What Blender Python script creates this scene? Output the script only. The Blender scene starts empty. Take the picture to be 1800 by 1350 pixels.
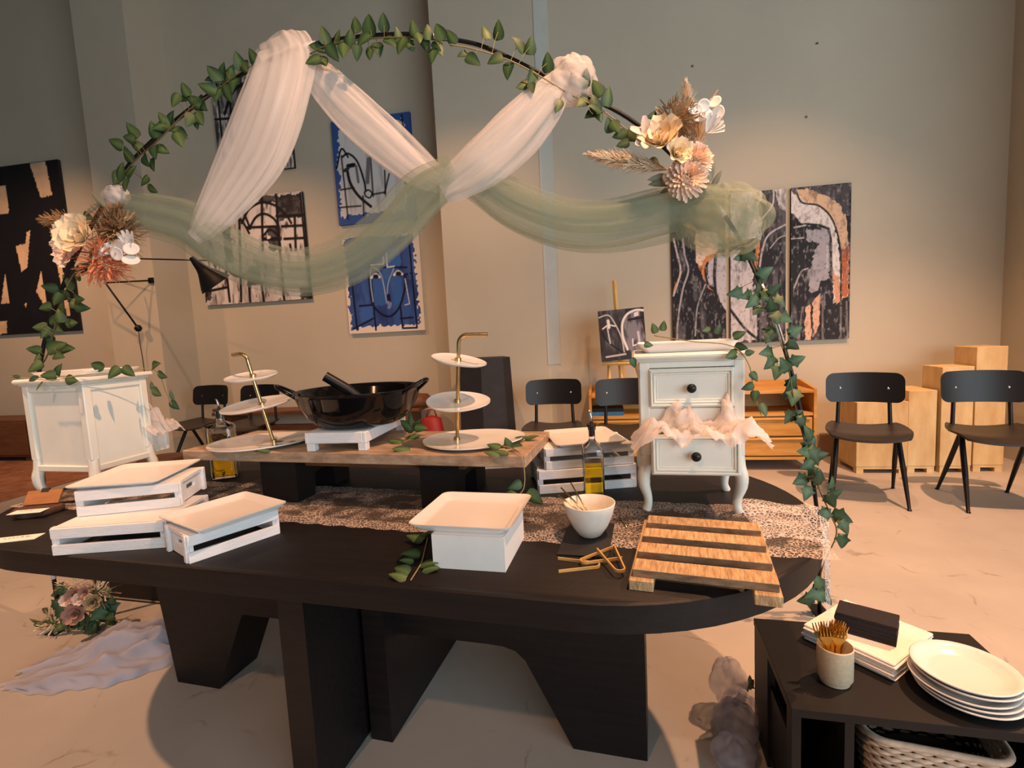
import bpy, math, random
import numpy as np
from mathutils import Vector, Matrix

# ------------------------------------------------------------------ camera, world, lights
scene = bpy.context.scene
F = 900.0                                   # focal length in pixels of the 1800 x 1350 frame
CAM = np.array([0.0, 0.0, 1.28])
# camera axes (right, down, forward) in the room's frame; the back wall runs along X
_dn = np.array([450.0, 9000.0, F]); _dn /= np.linalg.norm(_dn)
_up = -_dn
_fw = np.array([0, 0, 1.0]); _fw -= _fw.dot(_up) * _up; _fw /= np.linalg.norm(_fw)
_rt = np.cross(_fw, _up); _rt = _rt if _rt[0] > 0 else -_rt
YAW = math.radians(10.4)
ROT = (np.outer([-math.sin(YAW), math.cos(YAW), 0], _fw) + np.outer([math.cos(YAW), math.sin(YAW), 0], _rt)
       + np.outer([0, 0, 1.0], _up))
cam_data = bpy.data.cameras.new('camera')
cam_data.sensor_width = 36.0
cam_data.lens = 36.0 * F / 1800.0
cam_data.clip_start = 0.05
cam = bpy.data.objects.new('camera', cam_data)
scene.collection.objects.link(cam)
_m = np.eye(4)
_m[:3, 0] = ROT @ [1, 0, 0]; _m[:3, 1] = ROT @ [0, -1, 0]; _m[:3, 2] = ROT @ [0, 0, -1]; _m[:3, 3] = CAM
cam.matrix_world = Matrix(_m.tolist())
scene.camera = cam

scene.view_settings.view_transform = 'Standard'
scene.view_settings.look = 'None'
scene.view_settings.gamma = 1.0
scene.view_settings.use_curve_mapping = False
scene.view_settings.exposure = -0.08
scene.cycles.transparent_max_bounces = 48

world = bpy.data.worlds.new('daylight')
scene.world = world
world.use_nodes = True
world.node_tree.nodes['Background'].inputs[0].default_value = (0.80, 0.89, 1.0, 1)
world.node_tree.nodes['Background'].inputs[1].default_value = 0.12


def area_light(name, loc, target, sx, sy, power, col):
    d = bpy.data.lights.new(name, 'AREA'); d.shape = 'RECTANGLE'; d.size = sx; d.size_y = sy
    d.energy = power; d.color = col
    o = bpy.data.objects.new(name, d); scene.collection.objects.link(o)
    o.location = loc
    o.rotation_euler = (Vector(target) - Vector(loc)).to_track_quat('-Z', 'Y').to_euler()
    return o


def spot_light(name, loc, target, power, angle, blend, col, radius=0.04):
    d = bpy.data.lights.new(name, 'SPOT'); d.energy = power; d.spot_size = math.radians(angle)
    d.spot_blend = blend; d.color = col; d.shadow_soft_size = radius
    o = bpy.data.objects.new(name, d); scene.collection.objects.link(o)
    o.location = loc
    o.rotation_euler = (Vector(target) - Vector(loc)).to_track_quat('-Z', 'Y').to_euler()
    return o


WARM = (1.0, 0.51, 0.27)
# daylight from the shop windows to the right of and behind the photographer
area_light('window_daylight', (4.8, -3.2, 2.1), (-1.2, 5.0, 2.4), 6.5, 2.9, 350, (0.83, 0.94, 1.0))
# warm ceiling track spots
spot_light('track_spot', (0.9, 1.0, 4.2), (-0.5, 1.6, 0.7), 560, 95, 0.6, WARM)
spot_light('track_spot', (-3.9, 0.6, 4.2), (-2.9, 1.2, 0.0), 700, 62, 0.6, WARM)
spot_light('track_spot', (-1.4, -2.0, 4.2), (-0.9, 1.3, 0.2), 200, 50, 0.6, WARM)
spot_light('track_spot', (2.5, 2.5, 4.2), (2.0, 2.9, 0.0), 900, 90, 0.7, WARM)
spot_light('track_spot', (1.4, 3.2, 4.2), (1.4, 5.0, 0.3), 210, 78, 1.0, WARM)
spot_light('track_spot', (-1.2, 3.2, 4.2), (-1.4, 5.2, 0.3), 210, 78, 1.0, WARM)
spot_light('track_spot', (-3.8, 3.2, 4.2), (-3.8, 5.5, 0.3), 330, 82, 1.0, WARM)
spot_light('track_spot', (-6.6, 3.0, 4.2), (-6.8, 5.5, 0.5), 380, 90, 1.0, WARM)


# ------------------------------------------------------------------ helpers
def on_z(px, py, z):
    """room point on the horizontal plane z that the photograph shows at pixel (px, py)"""
    d = ROT @ np.array([px - 900, py - 675, F])
    return Vector((CAM + d * (z - CAM[2]) / d[2]).tolist())


def on_y(px, py, y):
    d = ROT @ np.array([px - 900, py - 675, F])
    return Vector((CAM + d * y / d[1]).tolist())


A_L = np.array([-2.55, 1.87]); A_R = np.array([0.89, 2.32])
A_D = (A_R - A_L) / np.linalg.norm(A_R - A_L); A_N = np.array([A_D[1], -A_D[0]])   # normal towards the viewer


def on_arch(px, py, off=0.0):
    """point in the upright plane of the flower arch, off metres in front of it"""
    d = ROT @ np.array([px - 900, py - 675, F])
    base = A_L + A_N * off
    t = (A_N @ (base - CAM[:2])) / (A_N @ d[:2])
    return Vector((CAM + d * t).tolist())


def lin(c):
    return tuple((x / 12.92 if x <= 0.04045 else ((x + 0.055) / 1.055) ** 2.4) for x in c)


def C8(r, g, b):
    return lin((r / 255, g / 255, b / 255))


MATS = {}


def mat(name, rgb, rough=0.5, metal=0.0, var=0.0, vscale=8.0, bump=0.0, bscale=60.0, rgb2=None, stretch=(1, 1, 1),
        coat=0.0, spec=0.5, emit=None, detail=4.0):
    m = bpy.data.materials.new(name); m.use_nodes = True
    nt = m.node_tree; b = nt.nodes['Principled BSDF']
    b.inputs['Base Color'].default_value = (*rgb, 1); b.inputs['Roughness'].default_value = rough
    b.inputs['Metallic'].default_value = metal; b.inputs['Coat Weight'].default_value = coat
    b.inputs['Specular IOR Level'].default_value = spec
    if var or bump or rgb2:
        tc = nt.nodes.new('ShaderNodeTexCoord'); mp = nt.nodes.new('ShaderNodeMapping')
        mp.inputs['Scale'].default_value = stretch
        nt.links.new(tc.outputs['Object'], mp.inputs['Vector'])
        if var or rgb2:
            n = nt.nodes.new('ShaderNodeTexNoise'); n.inputs['Scale'].default_value = vscale
            n.inputs['Detail'].default_value = detail; n.inputs['Roughness'].default_value = 0.6
            nt.links.new(mp.outputs[0], n.inputs['Vector'])
            r = nt.nodes.new('ShaderNodeValToRGB')
            r.color_ramp.elements[0].position = 0.3; r.color_ramp.elements[1].position = 0.7
            c2 = rgb2 if rgb2 else tuple(min(1, x * (1 + var)) for x in rgb)
            c1 = rgb if rgb2 else tuple(x * (1 - var) for x in rgb)
            r.color_ramp.elements[0].color = (*c1, 1); r.color_ramp.elements[1].color = (*c2, 1)
            nt.links.new(n.outputs['Fac'], r.inputs[0]); nt.links.new(r.outputs[0], b.inputs['Base Color'])
        if bump:
            n2 = nt.nodes.new('ShaderNodeTexNoise'); n2.inputs['Scale'].default_value = bscale
            n2.inputs['Detail'].default_value = 5
            nt.links.new(mp.outputs[0], n2.inputs['Vector'])
            bp = nt.nodes.new('ShaderNodeBump'); bp.inputs['Strength'].default_value = bump
            bp.inputs['Distance'].default_value = 0.01
            nt.links.new(n2.outputs['Fac'], bp.inputs['Height']); nt.links.new(bp.outputs[0], b.inputs['Normal'])
    MATS[name] = m
    return m


def attr_mat(name, rough=0.6, spec=0.3, translucent=0.0):
    m = bpy.data.materials.new(name); m.use_nodes = True
    nt = m.node_tree; b = nt.nodes['Principled BSDF']
    a = nt.nodes.new('ShaderNodeAttribute'); a.attribute_name = 'Col'
    nt.links.new(a.outputs['Color'], b.inputs['Base Color'])
    b.inputs['Roughness'].default_value = rough; b.inputs['Specular IOR Level'].default_value = spec
    MATS[name] = m
    return m


def sheer_mat(name, rgb, alpha, var=0.25, scale=30.0, stretch=(1, 1, 1)):
    """net fabric: part of the light passes straight through, the threads scatter the rest"""
    m = bpy.data.materials.new(name); m.use_nodes = True
    nt = m.node_tree; nt.nodes.clear()
    out = nt.nodes.new('ShaderNodeOutputMaterial')
    tr = nt.nodes.new('ShaderNodeBsdfTransparent')
    df = nt.nodes.new('ShaderNodeBsdfDiffuse'); df.inputs[0].default_value = (*rgb, 1)
    tl = nt.nodes.new('ShaderNodeBsdfTranslucent'); tl.inputs[0].default_value = (*rgb, 1)
    mx = nt.nodes.new('ShaderNodeMixShader'); mx.inputs[0].default_value = 0.4
    nt.links.new(df.outputs[0], mx.inputs[1]); nt.links.new(tl.outputs[0], mx.inputs[2])
    fin = nt.nodes.new('ShaderNodeMixShader')
    tc = nt.nodes.new('ShaderNodeTexCoord'); mp = nt.nodes.new('ShaderNodeMapping')
    mp.inputs['Scale'].default_value = stretch
    nt.links.new(tc.outputs['Object'], mp.inputs['Vector'])
    n = nt.nodes.new('ShaderNodeTexNoise'); n.inputs['Scale'].default_value = scale; n.inputs['Detail'].default_value = 4
    nt.links.new(mp.outputs[0], n.inputs['Vector'])
    mr = nt.nodes.new('ShaderNodeMapRange')
    mr.inputs['From Min'].default_value = 0.3; mr.inputs['From Max'].default_value = 0.7
    mr.inputs['To Min'].default_value = max(0, alpha - var); mr.inputs['To Max'].default_value = min(1, alpha + var)
    nt.links.new(n.outputs['Fac'], mr.inputs['Value'])
    nt.links.new(mr.outputs[0], fin.inputs[0]); nt.links.new(tr.outputs[0], fin.inputs[1])
    nt.links.new(mx.outputs[0], fin.inputs[2]); nt.links.new(fin.outputs[0], out.inputs[0])
    MATS[name] = m
    return m


COL = scene.collection


def tag(o, label=None, cat=None, group=None, kind=None):
    if label: o['label'] = label
    if cat: o['category'] = cat
    if group: o['group'] = group
    if kind: o['kind'] = kind
    return o


def thing(name, label, cat, loc=(0, 0, 0), rz=0.0, group=None):
    o = bpy.data.objects.new(name, None); COL.objects.link(o)
    o.empty_display_size = 0.05
    o.location = loc; o.rotation_euler = (0, 0, rz)
    return tag(o, label, cat, group)


class MB:
    """collects shapes for one mesh"""
    def __init__(s): s.v = []; s.f = []; s.c = None

    def add(s, vs, fs):
        k = len(s.v); s.v += [tuple(map(float, p)) for p in vs]; s.f += [tuple(i + k for i in f) for f in fs]
        return s

    def box(s, x0, x1, y0, y1, z0, z1):
        return s.add([(x0, y0, z0), (x1, y0, z0), (x1, y1, z0), (x0, y1, z0), (x0, y0, z1), (x1, y0, z1), (x1, y1, z1), (x0, y1, z1)],
                     [(0, 3, 2, 1), (4, 5, 6, 7), (0, 1, 5, 4), (1, 2, 6, 5), (2, 3, 7, 6), (3, 0, 4, 7)])

    def bbox(s, x0, x1, y0, y1, z0, z1, r=0.003):
        """box with chamfered edges"""
        vs = []; idx = {}
        X = (x0, x1); Y = (y0, y1); Z = (z0, z1)
        for i in (0, 1):
            for j in (0, 1):
                for k in (0, 1):
                    sx, sy, sz = (1 - 2 * i), (1 - 2 * j), (1 - 2 * k)
                    for a in range(3):
                        p = [X[i] + sx * r, Y[j] + sy * r, Z[k] + sz * r]
                        p[a] = (X[i], Y[j], Z[k])[a]
                        idx[i, j, k, a] = len(vs); vs.append(p)
        I = lambda i, j, k, a: idx[i, j, k, a]
        fs = []
        for i in (0, 1): fs.append((I(i, 0, 0, 0), I(i, 1, 0, 0), I(i, 1, 1, 0), I(i, 0, 1, 0)) if i else (I(i, 0, 0, 0), I(i, 0, 1, 0), I(i, 1, 1, 0), I(i, 1, 0, 0)))
        for j in (0, 1): fs.append((I(0, j, 0, 1), I(1, j, 0, 1), I(1, j, 1, 1), I(0, j, 1, 1)) if not j else (I(0, j, 0, 1), I(0, j, 1, 1), I(1, j, 1, 1), I(1, j, 0, 1)))
        for k in (0, 1): fs.append((I(0, 0, k, 2), I(1, 0, k, 2), I(1, 1, k, 2), I(0, 1, k, 2)) if k else (I(0, 0, k, 2), I(0, 1, k, 2), I(1, 1, k, 2), I(1, 0, k, 2)))
        for i in (0, 1):
            for j in (0, 1): fs.append((I(i, j, 0, 0), I(i, j, 1, 0), I(i, j, 1, 1), I(i, j, 0, 1)))
        for i in (0, 1):
            for k in (0, 1): fs.append((I(i, 0, k, 0), I(i, 1, k, 0), I(i, 1, k, 2), I(i, 0, k, 2)))
        for j in (0, 1):
            for k in (0, 1): fs.append((I(0, j, k, 1), I(1, j, k, 1), I(1, j, k, 2), I(0, j, k, 2)))
        for i in (0, 1):
            for j in (0, 1):
                for k in (0, 1): fs.append((I(i, j, k, 0), I(i, j, k, 1), I(i, j, k, 2)))
        return s.add(vs, fs)

    def tube(s, pts, r, n=8, cap=True):
        pts = [Vector(p) for p in pts]; N = len(pts)
        rs = r if hasattr(r, '__len__') else [r] * N
        t0 = (pts[1] - pts[0]).normalized()
        ref = Vector((0, 0, 1)) if abs(t0.z) < 0.9 else Vector((1, 0, 0))
        u = t0.cross(ref).normalized()
        vs = []; fs = []
        for i, p in enumerate(pts):
            t = (pts[min(i + 1, N - 1)] - pts[max(i - 1, 0)]).normalized()
            u = (u - t * u.dot(t)).normalized(); w = t.cross(u)
            for k in range(n):
                a = 2 * math.pi * k / n
                vs.append(p + (u * math.cos(a) + w * math.sin(a)) * rs[i])
        for i in range(N - 1):
            for k in range(n):
                a = i * n + k; b = i * n + (k + 1) % n
                fs.append((a, b, b + n, a + n))
        if cap: fs += [tuple(range(n - 1, -1, -1)), tuple((N - 1) * n + k for k in range(n))]
        return s.add(vs, fs)

    def lathe(s, prof, n=32, c=(0, 0, 0), sx=1.0, sy=1.0, wob=None):
        """prof: list of (r, z); r = 0 at an end closes it"""
        vs = []; fs = []; ring = []
        for r, z in prof:
            if r < 1e-6:
                ring.append([len(vs)]); vs.append((c[0], c[1], c[2] + z))
            else:
                ring.append(list(range(len(vs), len(vs) + n)))
                for k in range(n):
                    a = 2 * math.pi * k / n; q = wob(a) if wob else 1.0
                    vs.append((c[0] + r * q * sx * math.cos(a), c[1] + r * q * sy * math.sin(a), c[2] + z))
        for A, B in zip(ring, ring[1:]):
            for k in range(n):
                k2 = (k + 1) % n
                if len(A) == 1 and len(B) == 1: continue
                if len(A) == 1: fs.append((A[0], B[k2], B[k]))
                elif len(B) == 1: fs.append((A[k], A[k2], B[0]))
                else: fs.append((A[k], A[k2], B[k2], B[k]))
        return s.add(vs, fs)

    def prism(s, poly, z0, z1, axis='z'):
        n = len(poly)
        f = {'z': lambda p, h: (p[0], p[1], h), 'y': lambda p, h: (p[0], h, p[1]), 'x': lambda p, h: (h, p[0], p[1])}[axis]
        vs = [f(p, z0) for p in poly] + [f(p, z1) for p in poly]
        fs = [tuple(range(n - 1, -1, -1)), tuple(range(n, 2 * n))] + [(i, (i + 1) % n, (i + 1) % n + n, i + n) for i in range(n)]
        return s.add(vs, fs)

    def grid(s, P, close=False):
        """P[i][j] points"""
        n = len(P); m = len(P[0]); vs = [p for row in P for p in row]; fs = []
        for i in range(n - 1):
            for j in range(m - 1 + (1 if close else 0)):
                j2 = (j + 1) % m
                fs.append((i * m + j, i * m + j2, (i + 1) * m + j2, (i + 1) * m + j))
        return s.add(vs, fs)

    def mesh(s, name, m, smooth=False, angle=None):
        me = bpy.data.meshes.new(name); me.from_pydata(s.v, [], s.f); me.validate(); me.update()
        if m: me.materials.append(MATS[m] if isinstance(m, str) else m)
        import bmesh as _b
        bm = _b.new(); bm.from_mesh(me); _b.ops.recalc_face_normals(bm, faces=bm.faces); bm.to_mesh(me); bm.free()
        if smooth:
            me.polygons.foreach_set('use_smooth', [True] * len(me.polygons))
            if angle: me.set_sharp_from_angle(angle=math.radians(angle))
        return me

    def build(s, name, m, parent=None, smooth=False, angle=None, loc=None, rot=None):
        return link(name, s.mesh(name, m, smooth, angle), parent, loc, rot)


def link(name, me, parent=None, loc=None, rot=None):
    o = bpy.data.objects.new(name, me); COL.objects.link(o)
    if parent: o.parent = parent
    if loc is not None: o.location = loc
    if rot is not None: o.rotation_euler = rot
    return o


def set_col(me, cols):
    a = me.color_attributes.new('Col', 'FLOAT_COLOR', 'POINT')
    arr = np.ones((len(me.vertices), 4), dtype=np.float32); arr[:, :3] = cols
    a.data.foreach_set('color', arr.ravel())


def copy_tree(o, parent=None):
    c = o.copy(); COL.objects.link(c); c.parent = parent
    for ch in list(o.children): copy_tree(ch, c)
    return c


def catmull(P, n):
    P = np.array(P, float); k = len(P) - 1
    Q = np.vstack([2 * P[0] - P[1], P, 2 * P[-1] - P[-2]])
    out = []
    for t in np.linspace(0, k, n):
        i = min(int(t), k - 1); u = t - i
        a, b, c, d = Q[i], Q[i + 1], Q[i + 2], Q[i + 3]
        out.append(0.5 * (2 * b + (c - a) * u + (2 * a - 5 * b + 4 * c - d) * u * u + (3 * b - a - 3 * c + d) * u ** 3))
    return np.array(out)


def rrect(w, h, r, n=5):
    """rounded rectangle centred on 0"""
    pts = []
    for cx, cy, a0 in ((w / 2 - r, h / 2 - r, 0), (-w / 2 + r, h / 2 - r, 90), (-w / 2 + r, -h / 2 + r, 180), (w / 2 - r, -h / 2 + r, 270)):
        for k in range(n + 1):
            a = math.radians(a0 + 90 * k / n); pts.append((cx + r * math.cos(a), cy + r * math.sin(a)))
    return pts


def frame_matrix(pos, tip, normal, size):
    y = Vector(tip).normalized(); z = Vector(normal); z = (z - y * z.dot(y)).normalized(); x = y.cross(z)
    m = Matrix((( x.x, y.x, z.x), (x.y, y.y, z.y), (x.z, y.z, z.z))).to_4x4()
    return Matrix.Translation(pos) @ m @ Matrix.Diagonal((size, size, size, 1))


# ------------------------------------------------------------------ materials
mat('wall_paint', C8(200, 193, 174), 0.9, var=0.035, vscale=1.3, bump=0.06, bscale=45, detail=6)
mat('floor_concrete', C8(178, 172, 164), 0.62, var=0.09, vscale=2.2, bump=0.04, bscale=18, detail=8, spec=0.3)


def scuff_floor():
    """hairline cracks and dark scuffs in the screed"""
    nt = MATS['floor_concrete'].node_tree; b = nt.nodes['Principled BSDF']
    src = b.inputs['Base Color'].links[0].from_socket
    tc = nt.nodes.new('ShaderNodeTexCoord')
    n = nt.nodes.new('ShaderNodeTexNoise'); n.inputs['Scale'].default_value = 3.0; n.inputs['Detail'].default_value = 6
    nt.links.new(tc.outputs['Object'], n.inputs['Vector'])
    mx = nt.nodes.new('ShaderNodeMixRGB'); mx.inputs[0].default_value = 0.22
    nt.links.new(tc.outputs['Object'], mx.inputs[1]); nt.links.new(n.outputs['Color'], mx.inputs[2])
    v = nt.nodes.new('ShaderNodeTexVoronoi'); v.feature = 'DISTANCE_TO_EDGE'; v.inputs['Scale'].default_value = 2.8
    nt.links.new(mx.outputs[0], v.inputs['Vector'])
    lt = nt.nodes.new('ShaderNodeMapRange'); lt.inputs['From Min'].default_value = 0.0; lt.inputs['From Max'].default_value = 0.015
    lt.inputs['To Min'].default_value = 1.0; lt.inputs['To Max'].default_value = 0.0
    nt.links.new(v.outputs['Distance'], lt.inputs['Value'])
    n2 = nt.nodes.new('ShaderNodeTexNoise'); n2.inputs['Scale'].default_value = 7.0; n2.inputs['Detail'].default_value = 8
    nt.links.new(tc.outputs['Object'], n2.inputs['Vector'])
    m2 = nt.nodes.new('ShaderNodeMapRange'); m2.inputs['From Min'].default_value = 0.50; m2.inputs['From Max'].default_value = 0.68
    nt.links.new(n2.outputs['Fac'], m2.inputs['Value'])
    mu = nt.nodes.new('ShaderNodeMath'); mu.operation = 'MULTIPLY'
    nt.links.new(lt.outputs[0], mu.inputs[0]); nt.links.new(m2.outputs[0], mu.inputs[1])
    m3 = nt.nodes.new('ShaderNodeMath'); m3.operation = 'MULTIPLY'; m3.inputs[1].default_value = 0.6
    nt.links.new(mu.outputs[0], m3.inputs[0])
    fin = nt.nodes.new('ShaderNodeMixRGB'); fin.inputs[2].default_value = (*C8(92, 80, 72), 1)
    nt.links.new(m3.outputs[0], fin.inputs[0]); nt.links.new(src, fin.inputs[1]); nt.links.new(fin.outputs[0], b.inputs['Base Color'])


scuff_floor()
mat('ceiling_grey', C8(90, 88, 85), 0.9, var=0.05)
mat('black_oak', C8(20, 16, 17), 0.5, var=0.35, vscale=5, bump=0.12, bscale=60, stretch=(1, 12, 12), spec=0.3)
mat('black_board', C8(20, 18, 19), 0.5, var=0.25, vscale=6, spec=0.3)
mat('black_steel', C8(22, 21, 22), 0.38, metal=0.3, var=0.2, vscale=20)
mat('enamel_black', C8(12, 11, 13), 0.1, var=0.15, vscale=60, spec=0.4)
mat('white_paint', C8(236, 236, 232), 0.45, var=0.03, vscale=14, bump=0.05, bscale=40)
mat('crate_white', C8(228, 229, 230), 0.65, var=0.06, vscale=18, bump=0.15, bscale=70, stretch=(1, 6, 6))
mat('cream_paint', C8(228, 229, 219), 0.42, var=0.03, vscale=10, bump=0.04, bscale=50)
mat('porcelain', C8(228, 226, 222), 0.16, var=0.015, vscale=5, coat=0.3)
mat('ceramic_matt', C8(232, 226, 214), 0.35, var=0.04, vscale=60)
mat('stoneware', C8(206, 188, 158), 0.55, var=0.12, vscale=120, detail=8)
mat('gold', C8(198, 172, 122), 0.27, metal=1.0, var=0.1, vscale=30)
mat('gold_dark', C8(222, 180, 92), 0.2, metal=1.0, var=0.2, vscale=30)
mat('steel', C8(190, 190, 190), 0.2, metal=1.0, var=0.05, vscale=30)
mat('riser_laminate', C8(196, 170, 142), 0.5, rgb2=C8(140, 112, 88), vscale=16, stretch=(1, 3, 3), bump=0.05, detail=9)
mat('sawn_edge', C8(150, 124, 96), 0.85, rgb2=C8(104, 80, 58), vscale=14, stretch=(2, 6, 6), bump=0.2, detail=9)
mat('rough_wood', C8(222, 190, 142), 0.75, rgb2=C8(150, 112, 72), vscale=16, stretch=(9, 1.2, 3), bump=0.3, bscale=40, detail=10)
mat('bamboo', C8(206, 165, 92), 0.45, var=0.12, vscale=20, stretch=(1, 1, 1))
mat('pine', C8(222, 186, 118), 0.55, var=0.12, vscale=8, stretch=(6, 6, 1))
mat('mango_wood', C8(228, 204, 152), 0.6, rgb2=C8(204, 170, 118), vscale=5, stretch=(2.2, 2.2, 0.7), bump=0.06, detail=7)
mat('teak', C8(212, 164, 82), 0.45, rgb2=C8(188, 134, 58), vscale=5, stretch=(1, 4, 8), detail=7)
mat('brown_wood', C8(112, 72, 44), 0.55, var=0.25, vscale=6, stretch=(1, 6, 6))
mat('clip_wood', C8(150, 98, 50), 0.5, var=0.2, vscale=12, stretch=(1, 5, 5))
mat('bark', C8(78, 52, 38), 0.85, var=0.3, vscale=30, bump=0.4)
mat('shell_black', C8(18, 17, 19), 0.42, var=0.1, vscale=12, spec=0.4)
mat('seat_black', C8(44, 38, 35), 0.42, var=0.2, vscale=9, stretch=(1, 5, 5))
mat('slate', C8(40, 41, 46), 0.7, var=0.2, vscale=7, bump=0.1)
mat('slate_mat', C8(34, 32, 33), 0.6, var=0.15, vscale=20)
mat('paper_white', C8(240, 236, 230), 0.8, var=0.02, vscale=30)
mat('ink', C8(30, 28, 28), 0.8, var=0.05)
mat('napkin', C8(244, 236, 228), 0.9, var=0.03, vscale=40, bump=0.15, bscale=160)
mat('napkin_black', C8(30, 26, 30), 0.9, var=0.1, vscale=40, bump=0.15, bscale=160)
mat('wicker', C8(196, 178, 158), 0.7, var=0.2, vscale=40)
mat('dark_cloth', C8(18, 17, 19), 0.9, var=0.2)
mat('canvas_edge', C8(36, 34, 34), 0.8, var=0.1)
mat('canvas_white', C8(232, 226, 216), 0.85, var=0.03)
mat('canvas_blue', C8(34, 68, 160), 0.8, var=0.1)
attr_mat('painted', 0.55, 0.25)
attr_mat('leaf', 0.5, 0.4)
mat('stem', C8(88, 82, 48), 0.6, var=0.2, vscale=40)
mat('pale_stem', C8(150, 136, 92), 0.6, var=0.2, vscale=40)
mat('cream_petal', C8(246, 226, 190), 0.6, var=0.05, vscale=30)
mat('peach_petal', C8(248, 234, 216), 0.6, rgb2=C8(242, 204, 178), vscale=40)
mat('blush_petal', C8(240, 214, 194), 0.6, var=0.04, vscale=20)
mat('white_petal', C8(238, 234, 228), 0.55, var=0.03, vscale=20)
mat('coral', C8(234, 164, 124), 0.7, rgb2=C8(220, 130, 88), vscale=40)
mat('dried_brown', C8(186, 162, 124), 0.8, rgb2=C8(142, 116, 82), vscale=30)
mat('pampas', C8(238, 222, 196), 0.9, rgb2=C8(214, 190, 156), vscale=18)
mat('pampas_brown', C8(190, 150, 106), 0.9, rgb2=C8(140, 104, 66), vscale=18)
mat('dusty_pink', C8(176, 136, 118), 0.8, var=0.15, vscale=20)
mat('rug_red', C8(128, 72, 52), 0.95, rgb2=C8(168, 124, 92), vscale=6, bump=0.3, bscale=120, detail=10)
mat('red_leather', C8(150, 26, 26), 0.5, var=0.1)
mat('blue_cover', C8(46, 112, 164), 0.4, var=0.08)
mat('cork', C8(40, 36, 34), 0.6, var=0.1)
mat('tape', C8(220, 222, 224), 0.25, var=0.03)
mat('cable', C8(30, 28, 27), 0.5, var=0.1)


def tulle_mat(name, rgb):
    """net fabric whose thread density (opacity) is woven into the mesh attribute Col"""
    m = bpy.data.materials.new(name); m.use_nodes = True
    nt = m.node_tree; nt.nodes.clear()
    out = nt.nodes.new('ShaderNodeOutputMaterial'); tr = nt.nodes.new('ShaderNodeBsdfTransparent')
    df = nt.nodes.new('ShaderNodeBsdfDiffuse'); df.inputs[0].default_value = (*rgb, 1)
    tl = nt.nodes.new('ShaderNodeBsdfTranslucent'); tl.inputs[0].default_value = (*rgb, 1)
    mx = nt.nodes.new('ShaderNodeMixShader'); mx.inputs[0].default_value = 0.45
    nt.links.new(df.outputs[0], mx.inputs[1]); nt.links.new(tl.outputs[0], mx.inputs[2])
    a = nt.nodes.new('ShaderNodeAttribute'); a.attribute_name = 'Col'
    fin = nt.nodes.new('ShaderNodeMixShader')
    nt.links.new(a.outputs['Fac'], fin.inputs[0]); nt.links.new(tr.outputs[0], fin.inputs[1]); nt.links.new(mx.outputs[0], fin.inputs[2])
    nt.links.new(fin.outputs[0], out.inputs[0])
    MATS[name] = m


tulle_mat('white_tulle', C8(248, 244, 240))
tulle_mat('sage_tulle', C8(172, 186, 166))
sheer_mat('pale_tulle', C8(206, 208, 222), 0.72, 0.16, 26)
sheer_mat('tissue', C8(246, 238, 234), 0.72, 0.12, 20)


def glass_mat(name, rgb, rough=0.02, ior=1.45):
    m = bpy.data.materials.new(name); m.use_nodes = True
    b = m.node_tree.nodes['Principled BSDF']
    b.inputs['Base Color'].default_value = (*rgb, 1); b.inputs['Roughness'].default_value = rough
    b.inputs['Transmission Weight'].default_value = 1.0; b.inputs['IOR'].default_value = ior
    MATS[name] = m


glass_mat('clear_glass', (0.97, 0.98, 0.97))
glass_mat('olive_oil', C8(236, 196, 20), 0.03, 1.36)


def lace_mat(name='lace', rgb=C8(214, 200, 190), gain=0.62):
    """lace: thread pattern is opaque, the holes are clear"""
    m = bpy.data.materials.new(name); m.use_nodes = True
    nt = m.node_tree; nt.nodes.clear()
    out = nt.nodes.new('ShaderNodeOutputMaterial'); tr = nt.nodes.new('ShaderNodeBsdfTransparent')
    df = nt.nodes.new('ShaderNodeBsdfDiffuse'); df.inputs[0].default_value = (*rgb, 1)
    tc = nt.nodes.new('ShaderNodeTexCoord')
    v = nt.nodes.new('ShaderNodeTexVoronoi'); v.feature = 'DISTANCE_TO_EDGE'; v.inputs['Scale'].default_value = 120
    nt.links.new(tc.outputs['Object'], v.inputs['Vector'])
    t1 = nt.nodes.new('ShaderNodeMath'); t1.operation = 'LESS_THAN'; t1.inputs[1].default_value = 0.12
    nt.links.new(v.outputs['Distance'], t1.inputs[0])
    n = nt.nodes.new('ShaderNodeTexNoise'); n.inputs['Scale'].default_value = 15; n.inputs['Detail'].default_value = 3
    nt.links.new(tc.outputs['Object'], n.inputs['Vector'])
    t2 = nt.nodes.new('ShaderNodeMapRange'); t2.inputs['From Min'].default_value = 0.44; t2.inputs['From Max'].default_value = 0.58
    t2.inputs['To Min'].default_value = 0.16; t2.inputs['To Max'].default_value = 1.0
    nt.links.new(n.outputs['Fac'], t2.inputs['Value'])
    a = nt.nodes.new('ShaderNodeAttribute'); a.attribute_name = 'Col'
    mx = nt.nodes.new('ShaderNodeMath'); mx.operation = 'MAXIMUM'
    nt.links.new(t2.outputs[0], mx.inputs[0]); nt.links.new(a.outputs['Fac'], mx.inputs[1])
    mu = nt.nodes.new('ShaderNodeMath'); mu.operation = 'MULTIPLY'
    nt.links.new(t1.outputs[0], mu.inputs[0]); nt.links.new(mx.outputs[0], mu.inputs[1])
    ad = nt.nodes.new('ShaderNodeMath'); ad.operation = 'MULTIPLY_ADD'; ad.inputs[1].default_value = gain; ad.inputs[2].default_value = 0.06
    nt.links.new(mu.outputs[0], ad.inputs[0])
    fin = nt.nodes.new('ShaderNodeMixShader')
    nt.links.new(ad.outputs[0], fin.inputs[0]); nt.links.new(tr.outputs[0], fin.inputs[1]); nt.links.new(df.outputs[0], fin.inputs[2])
    nt.links.new(fin.outputs[0], out.inputs[0])
    MATS[name] = m


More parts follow.
